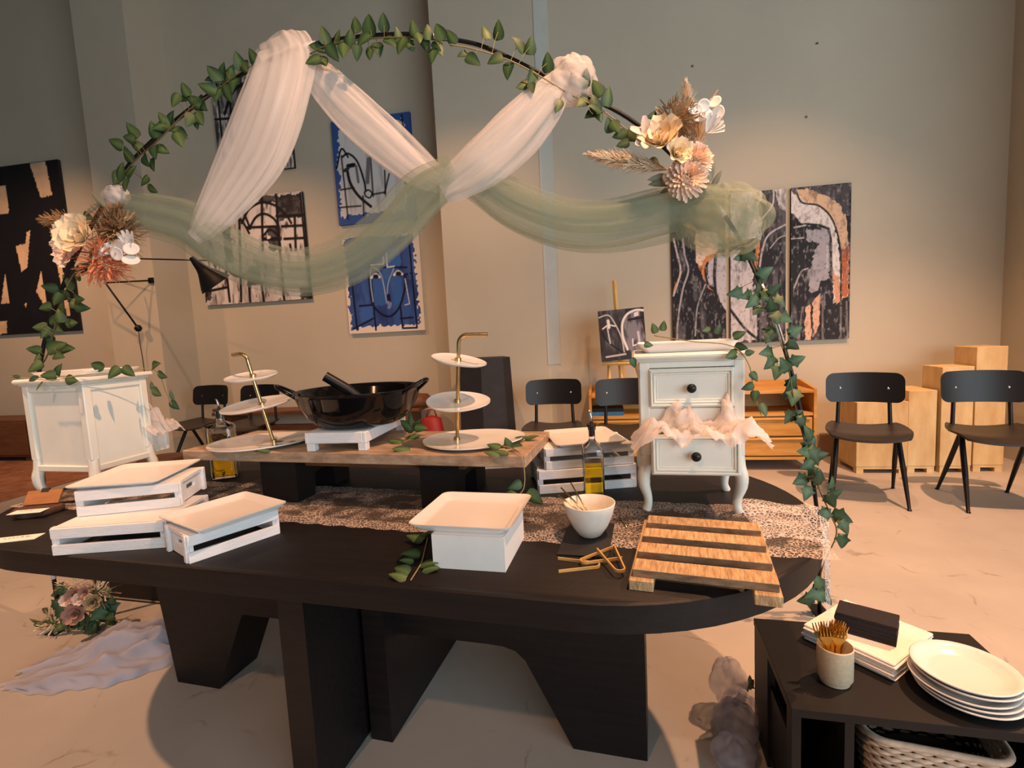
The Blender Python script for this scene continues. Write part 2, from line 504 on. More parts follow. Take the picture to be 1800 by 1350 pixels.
lace_mat()
lace_mat('lace_white', C8(232, 228, 226), 0.5)

# ------------------------------------------------------------------ the room
mat('chamfer_strip', C8(190, 196, 190), 0.6, var=0.03)
def struct(name, mb, m, **k):
    return tag(mb.build(name, m, **k), kind='structure')


struct('floor', MB().box(-12, 6.5, -3.5, 5.7, -0.1, 0), 'floor_concrete')
YB, YR = 5.5, 5.1
struct('wall_left', MB().box(-12, -1.545, YB, YB + 0.2, 0, 5.7), 'wall_paint')
struct('wall_pillar', MB().box(-5.55, -4.90, 5.0, YB, 0, 5.7), 'wall_paint')
struct('wall_back', MB().prism([(-1.545, 5.0), (-0.54, 5.0), (-0.425, YR), (3.42, YR), (3.42, YB), (-1.545, YB)], 0, 5.7), 'wall_paint')
tag(MB().prism([(-0.548, 4.992), (-0.530, 4.9995), (-0.4315, 5.0852), (-0.436, 5.0912), (-0.548, 4.9995)], 0.95, 5.69).build('trim_2', 'chamfer_strip'), kind='structure')  # thin strip along the pillar's chamfer, a cooler grey than the wall paint
struct('wall_right', MB().box(3.36, 3.56, 3.5, YR, 0, 5.7), 'wall_paint')
struct('wall_side', MB().box(-12.2, -12, -3.5, 5.7, 0, 5.7), 'wall_paint')
struct('ceiling', MB().box(-12, 6.5, -3.5, 5.7, 5.7, 5.8), 'ceiling_grey')
mat('skirting', C8(140, 112, 88), 0.7, var=0.08)
struct('baseboard_back', MB().box(-0.40, 3.355, YR - 0.02, YR, 0, 0.2), 'skirting')
struct('baseboard_left', MB().box(-12, -5.56, YB - 0.02, YB, 0, 0.2).box(-4.89, -1.55, YB - 0.02, YB, 0, 0.2), 'skirting')
screw = MB()
for px, py in ((1436, 77), (1417, 206), (1217, 117)):
    p = on_y(px, py, YR)
    screw.lathe([(0, 0), (0.012, 0.0), (0.012, 0.01), (0, 0.014)], 10, (0, 0, 0)) if False else screw.box(p.x - 0.008, p.x + 0.008, YR - 0.01, YR, p.z - 0.008, p.z + 0.008)
tag(screw.build('trim_1', 'steel'), kind='structure')

# ------------------------------------------------------------------ big black oval table
TZ = 0.75
tb = thing('oval_table', 'large black-stained oval table carrying the buffet display', 'table', (-0.80, 1.614, 0), math.radians(-5.15))
out = []
for cx, a0 in ((0.769, -90), (-0.769, 90)):
    for k in range(33):
        a = math.radians(a0 + 180 * k / 32); out.append((cx + 0.59 * math.cos(a), 0.59 * math.sin(a)))
n = len(out)
ins = [(x * (1 - 0.004 / max(0.3, abs(x))), y * (1 - 0.004 / 0.59)) for x, y in out]
m = MB()
m.v = [(x, y, 0.688) for x, y in out] + [(x, y, TZ - 0.004) for x, y in out] + [(x, y, TZ) for x, y in ins]
m.f = [tuple(range(n - 1, -1, -1)), tuple(range(2 * n, 3 * n))] + [(i + k * n, (i + 1) % n + k * n, (i + 1) % n + (k + 1) * n, i + (k + 1) * n) for k in (0, 1) for i in range(n)]
m.build('table_top', 'black_oak', tb, True, 40)
arch = [(-0.86, 0), (-0.66, 0), (-0.53, 0.29), (-0.50, 0.31), (0.45, 0.31), (0.50, 0.305), (0.535, 0.28), (0.68, 0), (0.90, 0), (0.90, 0.688), (-0.95, 0.688)]
m = MB()
m.prism([(-0.86, 0), (-0.66, 0), (-0.52, 0.31), (-0.52, 0.688), (-0.95, 0.688)], -0.10, 0.09, 'y').build('leg', 'black_oak', tb)
MB().prism([(0.68, 0), (0.90, 0), (0.90, 0.688), (0.42, 0.688), (0.42, 0.31), (0.47, 0.308), (0.51, 0.297), (0.54, 0.27)], -0.10, 0.09, 'y').build('leg', 'black_oak', tb)
MB().box(-0.52, 0.42, -0.10, 0.09, 0.31, 0.688).build('apron', 'black_oak', tb)
MB().box(-0.062, 0.020, -0.43, -0.105, 0, 0.688).build('leg', 'black_oak', tb)
MB().box(0.040, 0.115, -0.195, 0.39, 0, 0.6875).build('leg', 'black_oak', tb)

# ------------------------------------------------------------------ bedside cabinets used as plinths
def cabinet(label, loc, rz, pull):
    W, D = 0.275, 0.235
    t = thing('bedside_cabinet', label, 'cabinet', loc, rz, 'cream bedside cabinets on the table')
    hx, hy = W / 2, D / 2
    for sx in (-1, 1):
        for sy in (-1, 1):
            x, y = sx * (hx - 0.014), sy * (hy - 0.014)
            pts = [(x, y, 0.17), (x + sx * 0.002, y + sy * 0.002, 0.13), (x + sx * 0.007, y + sy * 0.006, 0.105), (x + sx * 0.006, y + sy * 0.005, 0.075),
                   (x - sx * 0.002, y - sy * 0.002, 0.045), (x - sx * 0.004, y - sy * 0.003, 0.02), (x + sx * 0.002, y + sy * 0.001, 0.0)]
            P = catmull(pts, 15); R = np.interp(np.linspace(0, 6, 15), range(7), [0.0155, 0.017, 0.018, 0.016, 0.0125, 0.0115, 0.013])
            MB().tube(P, R, 8).build('leg', 'cream_paint', t, True, 50)
            MB().bbox(x - 0.014, x + 0.014, y - 0.014, y + 0.014, 0.165, 0.43, 0.003).build('corner_post', 'cream_paint', t)
    # sides and back: recessed panel in a frame
    for sx in (-1, 1):
        xs = sx * (hx - 0.012)
        MB().bbox(xs - 0.004, xs + 0.004, -hy + 0.028, hy - 0.028, 0.13, 0.43, 0.001).build('side_panel', 'cream_paint', t)
        xf = sx * (hx - 0.007)
        MB().bbox(xf - 0.006, xf + 0.006, -hy + 0.02, hy - 0.02, 0.125, 0.147, 0.003).build('rail', 'cream_paint', t)
        MB().bbox(xf - 0.006, xf + 0.006, -hy + 0.02, hy - 0.02, 0.405, 0.43, 0.003).build('rail', 'cream_paint', t)
    MB().bbox(-hx + 0.028, hx - 0.028, hy - 0.016, hy - 0.008, 0.13, 0.43, 0.001).build('back_panel', 'cream_paint', t)
    MB().bbox(-hx + 0.02, hx - 0.02, hy - 0.013, hy - 0.001, 0.125, 0.147, 0.003).build('rail', 'cream_paint', t)
    MB().bbox(-hx + 0.02, hx - 0.02, hy - 0.013, hy - 0.001, 0.405, 0.43, 0.003).build('rail', 'cream_paint', t)
    for z0, z1 in ((0.246, 0.300), (0.412, 0.43)):
        MB().bbox(-hx + 0.02, hx - 0.02, -hy + 0.001, -hy + 0.016, z0, z1, 0.002).build('rail', 'cream_paint', t)
    MB().bbox(-hx - 0.018, hx + 0.018, -hy - 0.018, hy + 0.018, 0.436, 0.453, 0.006).bbox(-hx - 0.006, hx + 0.006, -hy - 0.006, hy + 0.006, 0.43, 0.438, 0.003).build('top', 'cream_paint', t)
    for z0, z1, off in ((0.300, 0.412, 0.0), (0.132, 0.244, -pull)):
        d = MB()
        w = hx - 0.026
        d.bbox(-w, w, -hy + off - 0.003, -hy + off + 0.010, z0 + 0.002, z1 - 0.002, 0.002)
        d.box(-w + 0.004, w - 0.004, -hy + off + 0.01, hy - 0.03 + off, z0 + 0.004, z0 + 0.010)
        for s in (-1, 1):
            d.box(s * (w - 0.008) - 0.004, s * (w - 0.008) + 0.004, -hy + off + 0.01, hy - 0.03 + off, z0 + 0.01, z1 - 0.018)
        dr = d.build('drawer', 'cream_paint', t)
        f = MB()
        for inset, out_, wd in ((0.004, 0.010, 0.006), (0.012, 0.007, 0.005), (0.020, 0.004, 0.004)):
            x0, x1, a, b = -w + inset, w - inset, z0 + inset + 0.002, z1 - inset - 0.002
            y0, y1 = -hy + off - out_, -hy + off
            f.bbox(x0, x1, y0, y1, a, a + wd, 0.0015); f.bbox(x0, x1, y0, y1, b - wd, b, 0.0015)
            f.bbox(x0, x0 + wd, y0, y1, a + wd, b - wd, 0.0015); f.bbox(x1 - wd, x1, y0, y1, a + wd, b - wd, 0.0015)
        f.build('moulding', 'cream_paint', dr)
        kb = MB().lathe([(0.005, 0), (0.005, 0.008), (0.011, 0.012), (0.013, 0.018), (0.010, 0.024), (0, 0.026)], 16)
        k = kb.build('knob', 'black_steel', dr, True, loc=(0, -hy + off - 0.002, (z0 + z1) / 2), rot=(math.pi / 2, 0, 0))
        k['label'] = 'round dark metal knob'
    return t


cabR = cabinet('cream bedside cabinet facing the camera with its lower drawer pulled open', (0.236, 1.578, TZ), math.radians(-3), 0.085)
cabL = cabinet('cream bedside cabinet at the left end of the table, seen from behind', (-1.862, 1.556, TZ), math.radians(177), 0.085)


def tissue(label, root, cx, cy, z, w, d, seed, arms):
    """crumpled tissue paper filling an open drawer; arms: peaks that stick out"""
    rnd = random.Random(seed)
    N, Mx = 44, 26
    t = np.random.RandomState(seed)
    ph = t.uniform(0, 6.28, 8); P = []
    for i in range(N):
        row = []
        for j in range(Mx):
            u, v = i / (N - 1) * 2 - 1, j / (Mx - 1) * 2 - 1
            x = u * w / 2; y = v * d / 2
            h = 0.012 * math.sin(9 * u + ph[0] + 3 * v) + 0.010 * math.sin(15 * v + ph[1] - 7 * u) + 0.006 * math.sin(31 * u + 17 * v + ph[2])
            h += 0.010 * abs(math.sin(6 * u - 5 * v + ph[3]))
            for ax, ay, ah, aw in arms:
                r2 = ((x - ax) ** 2 + (y - ay) ** 2) / aw ** 2
                h += ah * math.exp(-r2 * 2) * (1 + 0.3 * math.sin(12 * math.atan2(y - ay, x - ax + 1e-6)))
            x += 0.006 * math.sin(20 * v + ph[4] + 5 * u); y += 0.006 * math.sin(23 * u + ph[5])
            e = max(0, abs(u) - 0.72) / 0.28
            z2 = h * (1 - 0.5 * e) - 0.035 * e * e
            x += math.copysign(0.02 * e, u)
            fy = max(0, -v - 0.86) / 0.14
            z2 += -0.012 * fy
            row.append((x, y, z2))
        P.append(row)
    o = MB().grid(P).build('tissue_paper', 'tissue', None, True)
    o.matrix_world = root.matrix_basis @ Matrix.Translation((cx, cy, z))
    return tag(o, label, 'tissue paper')


tissue('crumpled pale pink tissue paper spilling from the open drawer facing the camera', cabR, 0.01, -0.16, 0.243, 0.30, 0.155, 3,
       [(-0.02, 0.04, 0.055, 0.05), (0.085, 0.03, 0.085, 0.026), (-0.10, -0.01, 0.022, 0.05), (0.145, -0.03, 0.045, 0.05), (-0.06, 0.03, 0.03, 0.03)])
tissue('crumpled tissue paper in the far drawer of the left cabinet', cabL, 0.0, -0.16, 0.243, 0.29, 0.15, 7,
       [(-0.10, 0.0, 0.05, 0.05), (0.06, 0.02, 0.03, 0.05)])


# ------------------------------------------------------------------ plates and trays
def tray(name, label, loc, rz, w, d, h=0.018, r=0.02, group=None, m='porcelain', tilt=(0, 0)):
    """square-rimmed serving plate: flat floor, flared rim"""
    prof = [(0.80, 0.0, 0.0), (0.86, 0.0, 0.0), (0.995, h - 0.003, 0.0), (1.0, h, 0), (0.988, h - 0.0002, 0), (0.86, 0.0055, 0), (0.78, 0.004, 0)]
    rings = []
    for k, z, _ in prof:
        rings.append([(x, y, z) for x, y in rrect(w * k - (0.0), d * k, r)])
    mb = MB(); mb.grid(rings, close=True)
    nn = len(rings[0])
    mb.f.append(tuple(range(nn - 1, -1, -1))); b = (len(prof) - 1) * nn; mb.f.append(tuple(range(b, b + nn)))
    o = mb.build(name, m, None, True, 35)
    o.location = loc; o.rotation_euler = (tilt[0], tilt[1], rz)
    return tag(o, label, 'plate', group)


# ------------------------------------------------------------------ slatted white crates
def crate(label, loc, rz, L, D, H, closed=True, mt='crate_white', handle=True):
    t = thing('wooden_crate', label, 'crate', loc, rz, 'white slatted crates used as risers')
    th = 0.009; hs = H * 0.385
    for sy in (-1, 1):
        for z0 in (0.0, H - hs):
            y = sy * (D / 2 - th / 2)
            MB().bbox(-L / 2, L / 2, y - th / 2, y + th / 2, z0, z0 + hs, 0.0012).build('slat', mt, t)
    for sx in (-1, 1):
        x = sx * (L / 2 - th * 1.2)
        e = MB(); y0, y1 = -D / 2 + th, D / 2 - th
        z0, z1 = 0.004, H - 0.003
        hy, hz0, hz1 = min(0.03, D * 0.2), H * 0.42, H * 0.66
        if handle:
            e.box(x - th / 2, x + th / 2, y0, y1, z0, hz0); e.box(x - th / 2, x + th / 2, y0, y1, hz1, z1)
            e.box(x - th / 2, x + th / 2, y0, -hy, hz0, hz1); e.box(x - th / 2, x + th / 2, hy, y1, hz0, hz1)
        else: e.box(x - th / 2, x + th / 2, y0, y1, z0, z1)
        e.build('end_panel', mt, t)
        for sy in (-1, 1):
            yy = sy * (D / 2 - th - 0.007)
            xx = sx * (L / 2 - 0.001)
            MB().bbox(xx - 0.005, xx + 0.005, yy - 0.008, yy + 0.007, 0.0005, H + 0.001, 0.001).build('corner_post', mt, t)
    if closed:
        nb = 3; ww = (D - 2 * th - 0.002) / nb
        for k in range(nb):
            y0 = -D / 2 + th + 0.001 + k * ww
            MB().box(-L / 2 + 0.001, L / 2 - 0.001, y0 + 0.0004, y0 + ww - 0.0004, H - 0.008, H + 0.0005).build('base_board', mt, t)
    else:
        MB().box(-L / 2 + th, L / 2 - th, -D / 2 + th, D / 2 - th, 0.001, 0.008).build('base_board', mt, t)
    return t


crate('long white slatted crate lying upside down, lowest of the left stack', (-1.350, 1.220, TZ), math.radians(14), 0.29, 0.235, 0.073)
crate('white slatted crate with a hand hole stacked on the lowest left crate', (-1.388, 1.296, TZ + 0.0745), math.radians(21), 0.265, 0.195, 0.071)
tray('serving_plate', 'square white plate on top of the left crate stack', (-1.425, 1.315, TZ + 0.147), math.radians(16), 0.25, 0.27, 0.014, 0.02, 'square white serving plates')
crate('small white slatted crate set askew before the left stack', (-1.039, 1.191, TZ), math.radians(61), 0.23, 0.158, 0.070)
tray('serving_plate', 'square white plate on the small crate set askew', (-1.042, 1.202, TZ + 0.071), math.radians(66), 0.24, 0.225, 0.018, 0.012, 'square white serving plates')
crate('white slatted crate behind the oil bottle, lower of the right stack', (-0.095, 1.765, TZ), math.radians(15), 0.325, 0.22, 0.077)
crate('white slatted crate behind the oil bottle, upper of the right stack', (-0.085, 1.765, TZ + 0.0785), math.radians(16), 0.295, 0.20, 0.069)
tray('serving_plate', 'large cream plate on the crate stack behind the oil bottle', (-0.085, 1.775, TZ + 0.149), math.radians(16), 0.235, 0.27, 0.014, 0.02, 'square white serving plates')
crate('white slatted crate half hidden under the riser board', (-0.47, 2.00, TZ), math.radians(10), 0.25, 0.15, 0.075)

bx = thing('white_box', 'plain white cube box at the front table edge', 'box', (-0.312, 1.172, TZ), math.radians(-3.5))
bw, bd, bh = 0.172, 0.195, 0.080
m = MB()
m.box(-bw / 2, bw / 2, -bd / 2, -bd / 2 + 0.006, 0, bh).box(-bw / 2, bw / 2, bd / 2 - 0.006, bd / 2, 0, bh)
m.box(-bw / 2, -bw / 2 + 0.006, -bd / 2 + 0.006, bd / 2 - 0.006, 0, bh).box(bw / 2 - 0.006, bw / 2, -bd / 2 + 0.006, bd / 2 - 0.006, 0, bh)
m.build('box_sides', 'white_paint', bx)
MB().box(-bw / 2 + 0.006, bw / 2 - 0.006, -bd / 2 + 0.006, bd / 2 - 0.006, bh - 0.006, bh + 0.0005).build('lid', 'white_paint', bx)
tray('serving_plate', 'large square white plate on the plain white box', (-0.333, 1.198, TZ + 0.081), math.radians(-4), 0.25, 0.245, 0.02, 0.022, 'square white serving plates')
tray('serving_plate', 'long white tray on the cabinet that faces the camera', (0.232, 1.58, TZ + 0.454), math.radians(-3), 0.27, 0.20, 0.026, 0.02, 'square white serving plates')
tray('serving_plate', 'long white tray on the left cabinet seen from behind', (-1.862, 1.565, TZ + 0.454), math.radians(177), 0.27, 0.20, 0.02, 0.02, 'square white serving plates')

# ------------------------------------------------------------------ riser board and what stands on it
RZ = 0.93
rb = thing('display_riser', 'long laminate board on black block trestles across the table', 'riser', (-0.827, 1.639, TZ), math.radians(-5.15))
MB().bbox(-0.615, 0.615, -0.178, 0.178, RZ - TZ - 0.034, RZ - TZ, 0.002).build('board', 'riser_laminate', rb)
for x0, x1 in ((-0.32, -0.18), (0.27, 0.38)):
    m = MB()
    for ys in (-1, 1):
        m.prism([(ys * 0.15, 0), (ys * 0.06, 0), (ys * 0.05, 0.08), (0.0, 0.085), (0.0, 0.1455), (ys * 0.15, 0.1455)], x0, x1, 'x')
    m.build('trestle', 'black_board', rb)
MB().box(-0.34, 0.40, -0.10, -0.06, 0.115, 0.1455).build('rail', 'brown_wood', rb)

pr = thing('pallet_riser', 'small white wooden pallet under the black pan', 'riser', (-0.862, 1.665, RZ), math.radians(2))
for sx in (-1, 1):
    for sy in (-1, 1):
        MB().bbox(sx * 0.088 - 0.014, sx * 0.088 + 0.014, sy * 0.165 - 0.014, sy * 0.165 + 0.014, 0, 0.030, 0.002).build('foot', 'crate_white', pr)
    MB().bbox(sx * 0.098 - 0.006, sx * 0.098 + 0.006, -0.182, 0.182, 0.026, 0.062, 0.002).build('side_rail', 'crate_white', pr)
for sy in (-1, 1):
    MB().bbox(-0.092, 0.092, sy * 0.176 - 0.006, sy * 0.176 + 0.006, 0.026, 0.062, 0.002).build('end_rail', 'crate_white', pr)
for k in range(5):
    y = -0.135 + k * 0.0675
    MB().bbox(-0.091, 0.091, y - 0.028, y + 0.028, 0.052, 0.062, 0.001).build('slat', 'crate_white', pr)

wk = thing('enamel_pan', 'wide black speckled enamel pan with loop handles on the white pallet', 'pan', (-0.845, 1.648, RZ + 0.0625))
MB().lathe([(0, 0), (0.112, 0), (0.132, 0.004), (0.158, 0.018), (0.180, 0.042), (0.197, 0.074), (0.209, 0.108), (0.2145, 0.118), (0.219, 0.121), (0.217, 0.123),
            (0.211, 0.120), (0.205, 0.108), (0.193, 0.075), (0.176, 0.044), (0.154, 0.021), (0.128, 0.008), (0, 0.005)], 64).build('bowl', 'enamel_black', wk, True)
for s, ang in ((-1, 25), (1, -8)):
    a0 = math.radians(180 + ang if s < 0 else ang)
    pts = []
    for k in range(13):
        q = -0.5 + k / 12
        rr = 0.205 + 0.060 * math.cos(math.pi * q)
        a = a0 + q * 0.5
        pts.append((rr * math.cos(a), rr * math.sin(a), 0.108 + 0.042 * math.cos(math.pi * q)))
    MB().tube(pts, 0.0058, 8).build('handle', 'enamel_black', wk, True)
ut = thing('serving_spatula', 'black serving tool resting inside the enamel pan', 'utensil', (-0.845, 1.648, RZ + 0.08))
MB().tube([(-0.02, 0.06, 0.055), (-0.07, 0.045, 0.10), (-0.135, 0.02, 0.15)], [0.014, 0.019, 0.018], 10).build('grip', 'shell_black', ut, True, 50)
MB().tube([(0.035, 0.075, 0.012), (-0.02, 0.06, 0.055)], [0.006, 0.006], 8).build('shaft', 'steel', ut, True)
MB().prism([(0.03, 0.05), (0.10, 0.06), (0.11, 0.11), (0.03, 0.10)], -0.004, 0.002).build('blade', 'steel', ut, loc=(0, 0, 0.004))


def tier_stand(label, loc, rz, lean, hx, tiers, ly):
    t = thing('tiered_cake_stand', label, 'cake stand', loc, rz, 'three-tier stands on the riser board')
    ht = tiers[-1][0] + 0.09
    X = lambda z: lean * z
    Yl = lambda z: -ly * z
    pts = [(X(0.006), 0, 0.006), (X(ht * 0.5), Yl(ht * 0.5), ht * 0.5), (X(ht - 0.03), Yl(ht - 0.03), ht - 0.03)]
    s = 1 if hx > 0 else -1
    for k in range(1, 7):
        a = math.radians(15 * k); pts.append((X(ht - 0.03) + s * 0.028 * (1 - math.cos(a)), Yl(ht - 0.03), ht - 0.03 + 0.028 * math.sin(a)))
    pts.append((X(ht - 0.03) + hx, Yl(ht), ht - 0.004))
    MB().tube(pts, 0.0062, 12).build('pole', 'gold', t, True, 60)
    for i, (z, rx, ry, ox, tilt) in enumerate(tiers):
        w = lambda a, i=i: 1 + 0.035 * math.sin(2 * a + i) + 0.03 * math.sin(3 * a + 1.7 * i)
        mb = MB().lathe([(0, 0), (0.55, 0), (0.9, 0.004), (1.0, 0.010), (1.0, 0.014), (0.93, 0.011), (0.55, 0.007), (0, 0.007)], 48, (0, 0, 0), rx, ry, w)
        mb.build('plate', 'porcelain', t, True, 40, loc=(X(z) + ox, Yl(z), z), rot=((ly * 1.4 if i else 0), tilt, 0.3 * i))
        MB().lathe([(0.0075, -0.001), (0.011, 0.0), (0.011, 0.014), (0.0075, 0.016)], 12).build('collar', 'gold', t, True, 40, loc=(X(z), Yl(z), z + 0.002))
    return t


tier_stand('three-tier stand left of the black pan, its handle bent to the left', (-1.158, 1.60, RZ + 0.001), 0, -0.17, -0.055,
           [(0.0, 0.17, 0.155, -0.055, 0.0), (0.135, 0.115, 0.105, -0.02, -0.10), (0.235, 0.082, 0.078, -0.005, -0.09)], 0.09)
tier_stand('three-tier stand right of the black pan, its handle bent to the right', (-0.487, 1.60, RZ + 0.001), 0, 0.12, 0.095,
           [(0.0, 0.165, 0.155, 0.055, 0.0), (0.128, 0.100, 0.096, 0.0, 0.04), (0.262, 0.085, 0.080, 0.0, 0.14)], 0.15)


# ------------------------------------------------------------------ oil bottles, bowls, small table things
def oil_bottle(label, loc, rz, w, hs, fill, spout):
    t = thing('oil_bottle', label, 'bottle', loc, rz, 'glass oil bottles with pouring spouts')
    def shell(o, z0, z1, k): return [(x, y, z0) for x, y in rrect(w - 2 * o, w - 2 * o, w * 0.12)], k
    prof = [(0.94, 0.0), (1.0, 0.004), (1.0, hs - 0.012), (0.9, hs), (0.42, hs + 0.016), (0.36, hs + 0.022), (0.36, hs + 0.05), (0.46, hs + 0.051), (0.46, hs + 0.058)]
    inn = [(0.34, hs + 0.058), (0.30, hs + 0.022), (0.36, hs + 0.013), (0.84, hs - 0.004), (0.90, hs - 0.014), (0.90, 0.010), (0.86, 0.008)]
    sq = rrect(1, 1, 0.13); ci = []
    for x, y in sq:
        a = math.atan2(y, x); ci.append((0.5 * math.cos(a), 0.5 * math.sin(a)))
    rings = []
    for k, z in prof + inn:
        b = 1.0 if z < hs + 0.003 else 0.0
        rings.append([((b * p[0] + (1 - b) * q[0]) * w * k, (b * p[1] + (1 - b) * q[1]) * w * k, z) for p, q in zip(sq, ci)])
    mb = MB().grid(rings, close=True); nn = len(sq)
    mb.f.append(tuple(range(nn - 1, -1, -1))); b = (len(rings) - 1) * nn; mb.f.append(tuple(range(b, b + nn)))
    mb.build('glass_body', 'clear_glass', t, True, 40)
    oil = MB(); rr = [[(x * w * k, y * w * k, z) for x, y in sq] for k, z in ((0.86, 0.0095), (0.885, 0.012), (0.885, fill), (0.86, fill))]
    oil.grid(rr, close=True); oil.f.append(tuple(range(nn - 1, -1, -1))); oil.f.append(tuple(range(3 * nn, 4 * nn)))
    oil.build('oil', 'olive_oil', t, True, 40)
    st = MB().lathe([(0, hs + 0.03), (w * 0.15, hs + 0.03), (w * 0.16, hs + 0.058), (w * 0.24, hs + 0.060), (w * 0.24, hs + 0.068), (0, hs + 0.068)], 16).build('stopper', 'cork', t, True, 40)
    z0 = hs + 0.066
    MB().tube([(0, 0, z0), (0, 0, z0 + spout * 0.45), (-0.003, 0, z0 + spout * 0.75), (-0.008, 0, z0 + spout)], [0.0055, 0.005, 0.004, 0.003], 10).build('spout', 'steel', st, True)
    return t


oil_bottle('square glass bottle of olive oil beside the cabinet, before the right crates', (-0.046, 1.553, TZ), math.radians(8), 0.062, 0.175, 0.128, 0.045)
oil_bottle('square glass bottle of olive oil behind the left crate stack', (-1.56, 1.83, TZ), math.radians(30), 0.098, 0.212, 0.185, 0.045)

bl = MB().lathe([(0, 0.0), (0.022, 0.0), (0.030, 0.006), (0.045, 0.028), (0.058, 0.058), (0.065, 0.086), (0.0645, 0.0885), (0.061, 0.087), (0.054, 0.058), (0.041, 0.030), (0.026, 0.012), (0, 0.009)], 48,
                wob=lambda a: 1 + 0.012 * math.sin(2 * a)).build('pick_bowl', 'ceramic_matt', None, True)
bl.location = (-0.050, 1.275, TZ + 0.0055)
tag(bl, 'white stoneware bowl holding golden picks on the black slate', 'bowl')
mt_ = MB().bbox(-0.06, 0.06, -0.105, 0.105, 0, 0.005, 0.001).build('slate_mat', 'slate_mat', None)
mt_.location = (-0.057, 1.262, TZ + 0.0003); mt_.rotation_euler = (0, 0, math.radians(-5))
tag(mt_, 'narrow black slate under the bowl of picks', 'placemat')
for i, (p, q) in enumerate((((-0.030, 1.260, 0.775), (-0.100, 1.345, 0.872)), ((-0.020, 1.265, 0.775), (-0.125, 1.322, 0.866)), ((-0.020, 1.280, 0.775), (-0.128, 1.275, 0.860)))):
    o = MB().tube([p, q], [0.0026, 0.002], 6)
    q2 = o.build('cocktail_pick', 'gold', None, True)
    tag(q2, ('tallest golden pick leaning in the white bowl', 'golden pick beside the tallest one in the white bowl', 'golden pick leaning low over the left rim of the bowl')[i], 'pick', 'golden picks in the bowl')
o = MB().tube([on_z(1088, 905, TZ + 0.004), on_z(1102, 928, TZ + 0.004)], [0.002, 0.002], 6).build('cocktail_pick', 'gold', None, True)
tag(o, 'golden pick lying on the lace right of the bowl', 'pick', 'golden picks in the bowl')


def bamboo_tongs(label, a, b, c, z):
    """U-bent strip: two arms a and c joined by a bend at b (points on the table)"""
    a, b, c = Vector(a), Vector(b), Vector(c)
    P = catmull([a, a.lerp(b, 0.8), b, c.lerp(b, 0.8), c], 25) if False else None
    mid = (a + c) / 2; ax = (b - mid).normalized(); sd = Vector((-ax.y, ax.x, 0)); h = (c - a).length / 2
    sg = 1 if (a - mid).dot(sd) > 0 else -1
    L = (b - mid).length; r = min(h, 0.011)
    pts = [a]
    for k in range(9):
        q = math.radians(180 * k / 8)
        pts.append(mid + ax * (L - r + r * math.sin(q)) + sd * sg * r * math.cos(q))
    pts.append(c)
    mb = MB(); up = Vector((0, 0, 1)); rows = []
    for i, p in enumerate(pts):
        t = (pts[min(i + 1, len(pts) - 1)] - pts[max(i - 1, 0)]).normalized(); nn = Vector((-t.y, t.x, 0)) * 0.0016
        rows.append([p - nn, p + nn, p + nn + up * 0.006, p - nn + up * 0.006])
    mb.grid(rows, close=True); mb.f += [(3, 2, 1, 0), tuple(len(mb.v) - 4 + k for k in range(4))]
    o = mb.build('bamboo_tongs', 'bamboo', None)
    o.location = (0, 0, z)
    return tag(o, label, 'tongs', 'bamboo tongs on the table')


G = lambda x, y: (lambda p: (p.x, p.y, 0))(on_z(x, y, TZ))
bamboo_tongs('bamboo tongs nearest the front edge, bend pointing right', G(981, 984), G(1054, 996), G(982, 1007), TZ + 0.0005)
bamboo_tongs('bamboo tongs crossing over the other pairs, bend pointing left', G(1077, 969), G(1022, 995), G(1094, 988), TZ + 0.007)
bamboo_tongs('bamboo tongs beside the pallet board, bend pointing down', G(1050, 977), G(1092, 1017), G(1081, 973), TZ + 0.0135)

pb = thing('pallet_board', 'rough wooden serving pallet of four slats at the front right', 'serving board', (0.200, 1.160, TZ), math.radians(-9.5))
for sx in (-1, 1):
    MB().bbox(sx * 0.116 - 0.024, sx * 0.116 + 0.024, -0.172, 0.168, 0, 0.022, 0.0015).build('batten', 'rough_wood', pb)
for k in range(4):
    y = -0.132 + k * 0.088
    o = MB().bbox(-0.134 + 0.002 * k, 0.136 - 0.001 * k, y - 0.0255, y + 0.0255, 0.022, 0.039, 0.0012).build('slat', 'rough_wood', pb)
    o.data.materials.append(MATS['sawn_edge'])
    for f in o.data.polygons:
        if f.normal.z < 0.5: f.material_index = 1

# clipboard, wood slice and cards at the left end
cb = thing('wooden_clipboard', 'small brown clipboard propped at the left table end', 'clipboard', (-1.93, 1.40, TZ + 0.022), math.radians(18))
MB().bbox(-0.055, 0.055, -0.003, 0.003, 0, 0.052, 0.001).build('board', 'clip_wood', cb, rot=(math.radians(-38), 0, 0))
MB().box(-0.012, 0.012, -0.004, 0.002, 0.044, 0.058).build('clip', 'black_steel', cb, rot=(math.radians(-38), 0, 0))
ws = thing('wood_slice', 'bark-edged wood slice holding the clipboard', 'wood slice', (-1.915, 1.375, TZ), math.radians(18))
MB().lathe([(0, 0), (0.93, 0), (1.0, 0.006), (1.0, 0.015), (0.95, 0.020), (0, 0.020)], 28, (0, 0, 0), 0.075, 0.055, lambda a: 1 + 0.05 * math.sin(3 * a) + 0.03 * math.sin(7 * a)).build('slice', 'bark', ws, True, 50)
cd = thing('name_card', 'white lettered card on the wood slice', 'card', (-1.895, 1.335, TZ + 0.0206), math.radians(18))
MB().box(-0.05, 0.05, -0.022, 0.022, 0, 0.001).build('card', 'paper_white', cd)


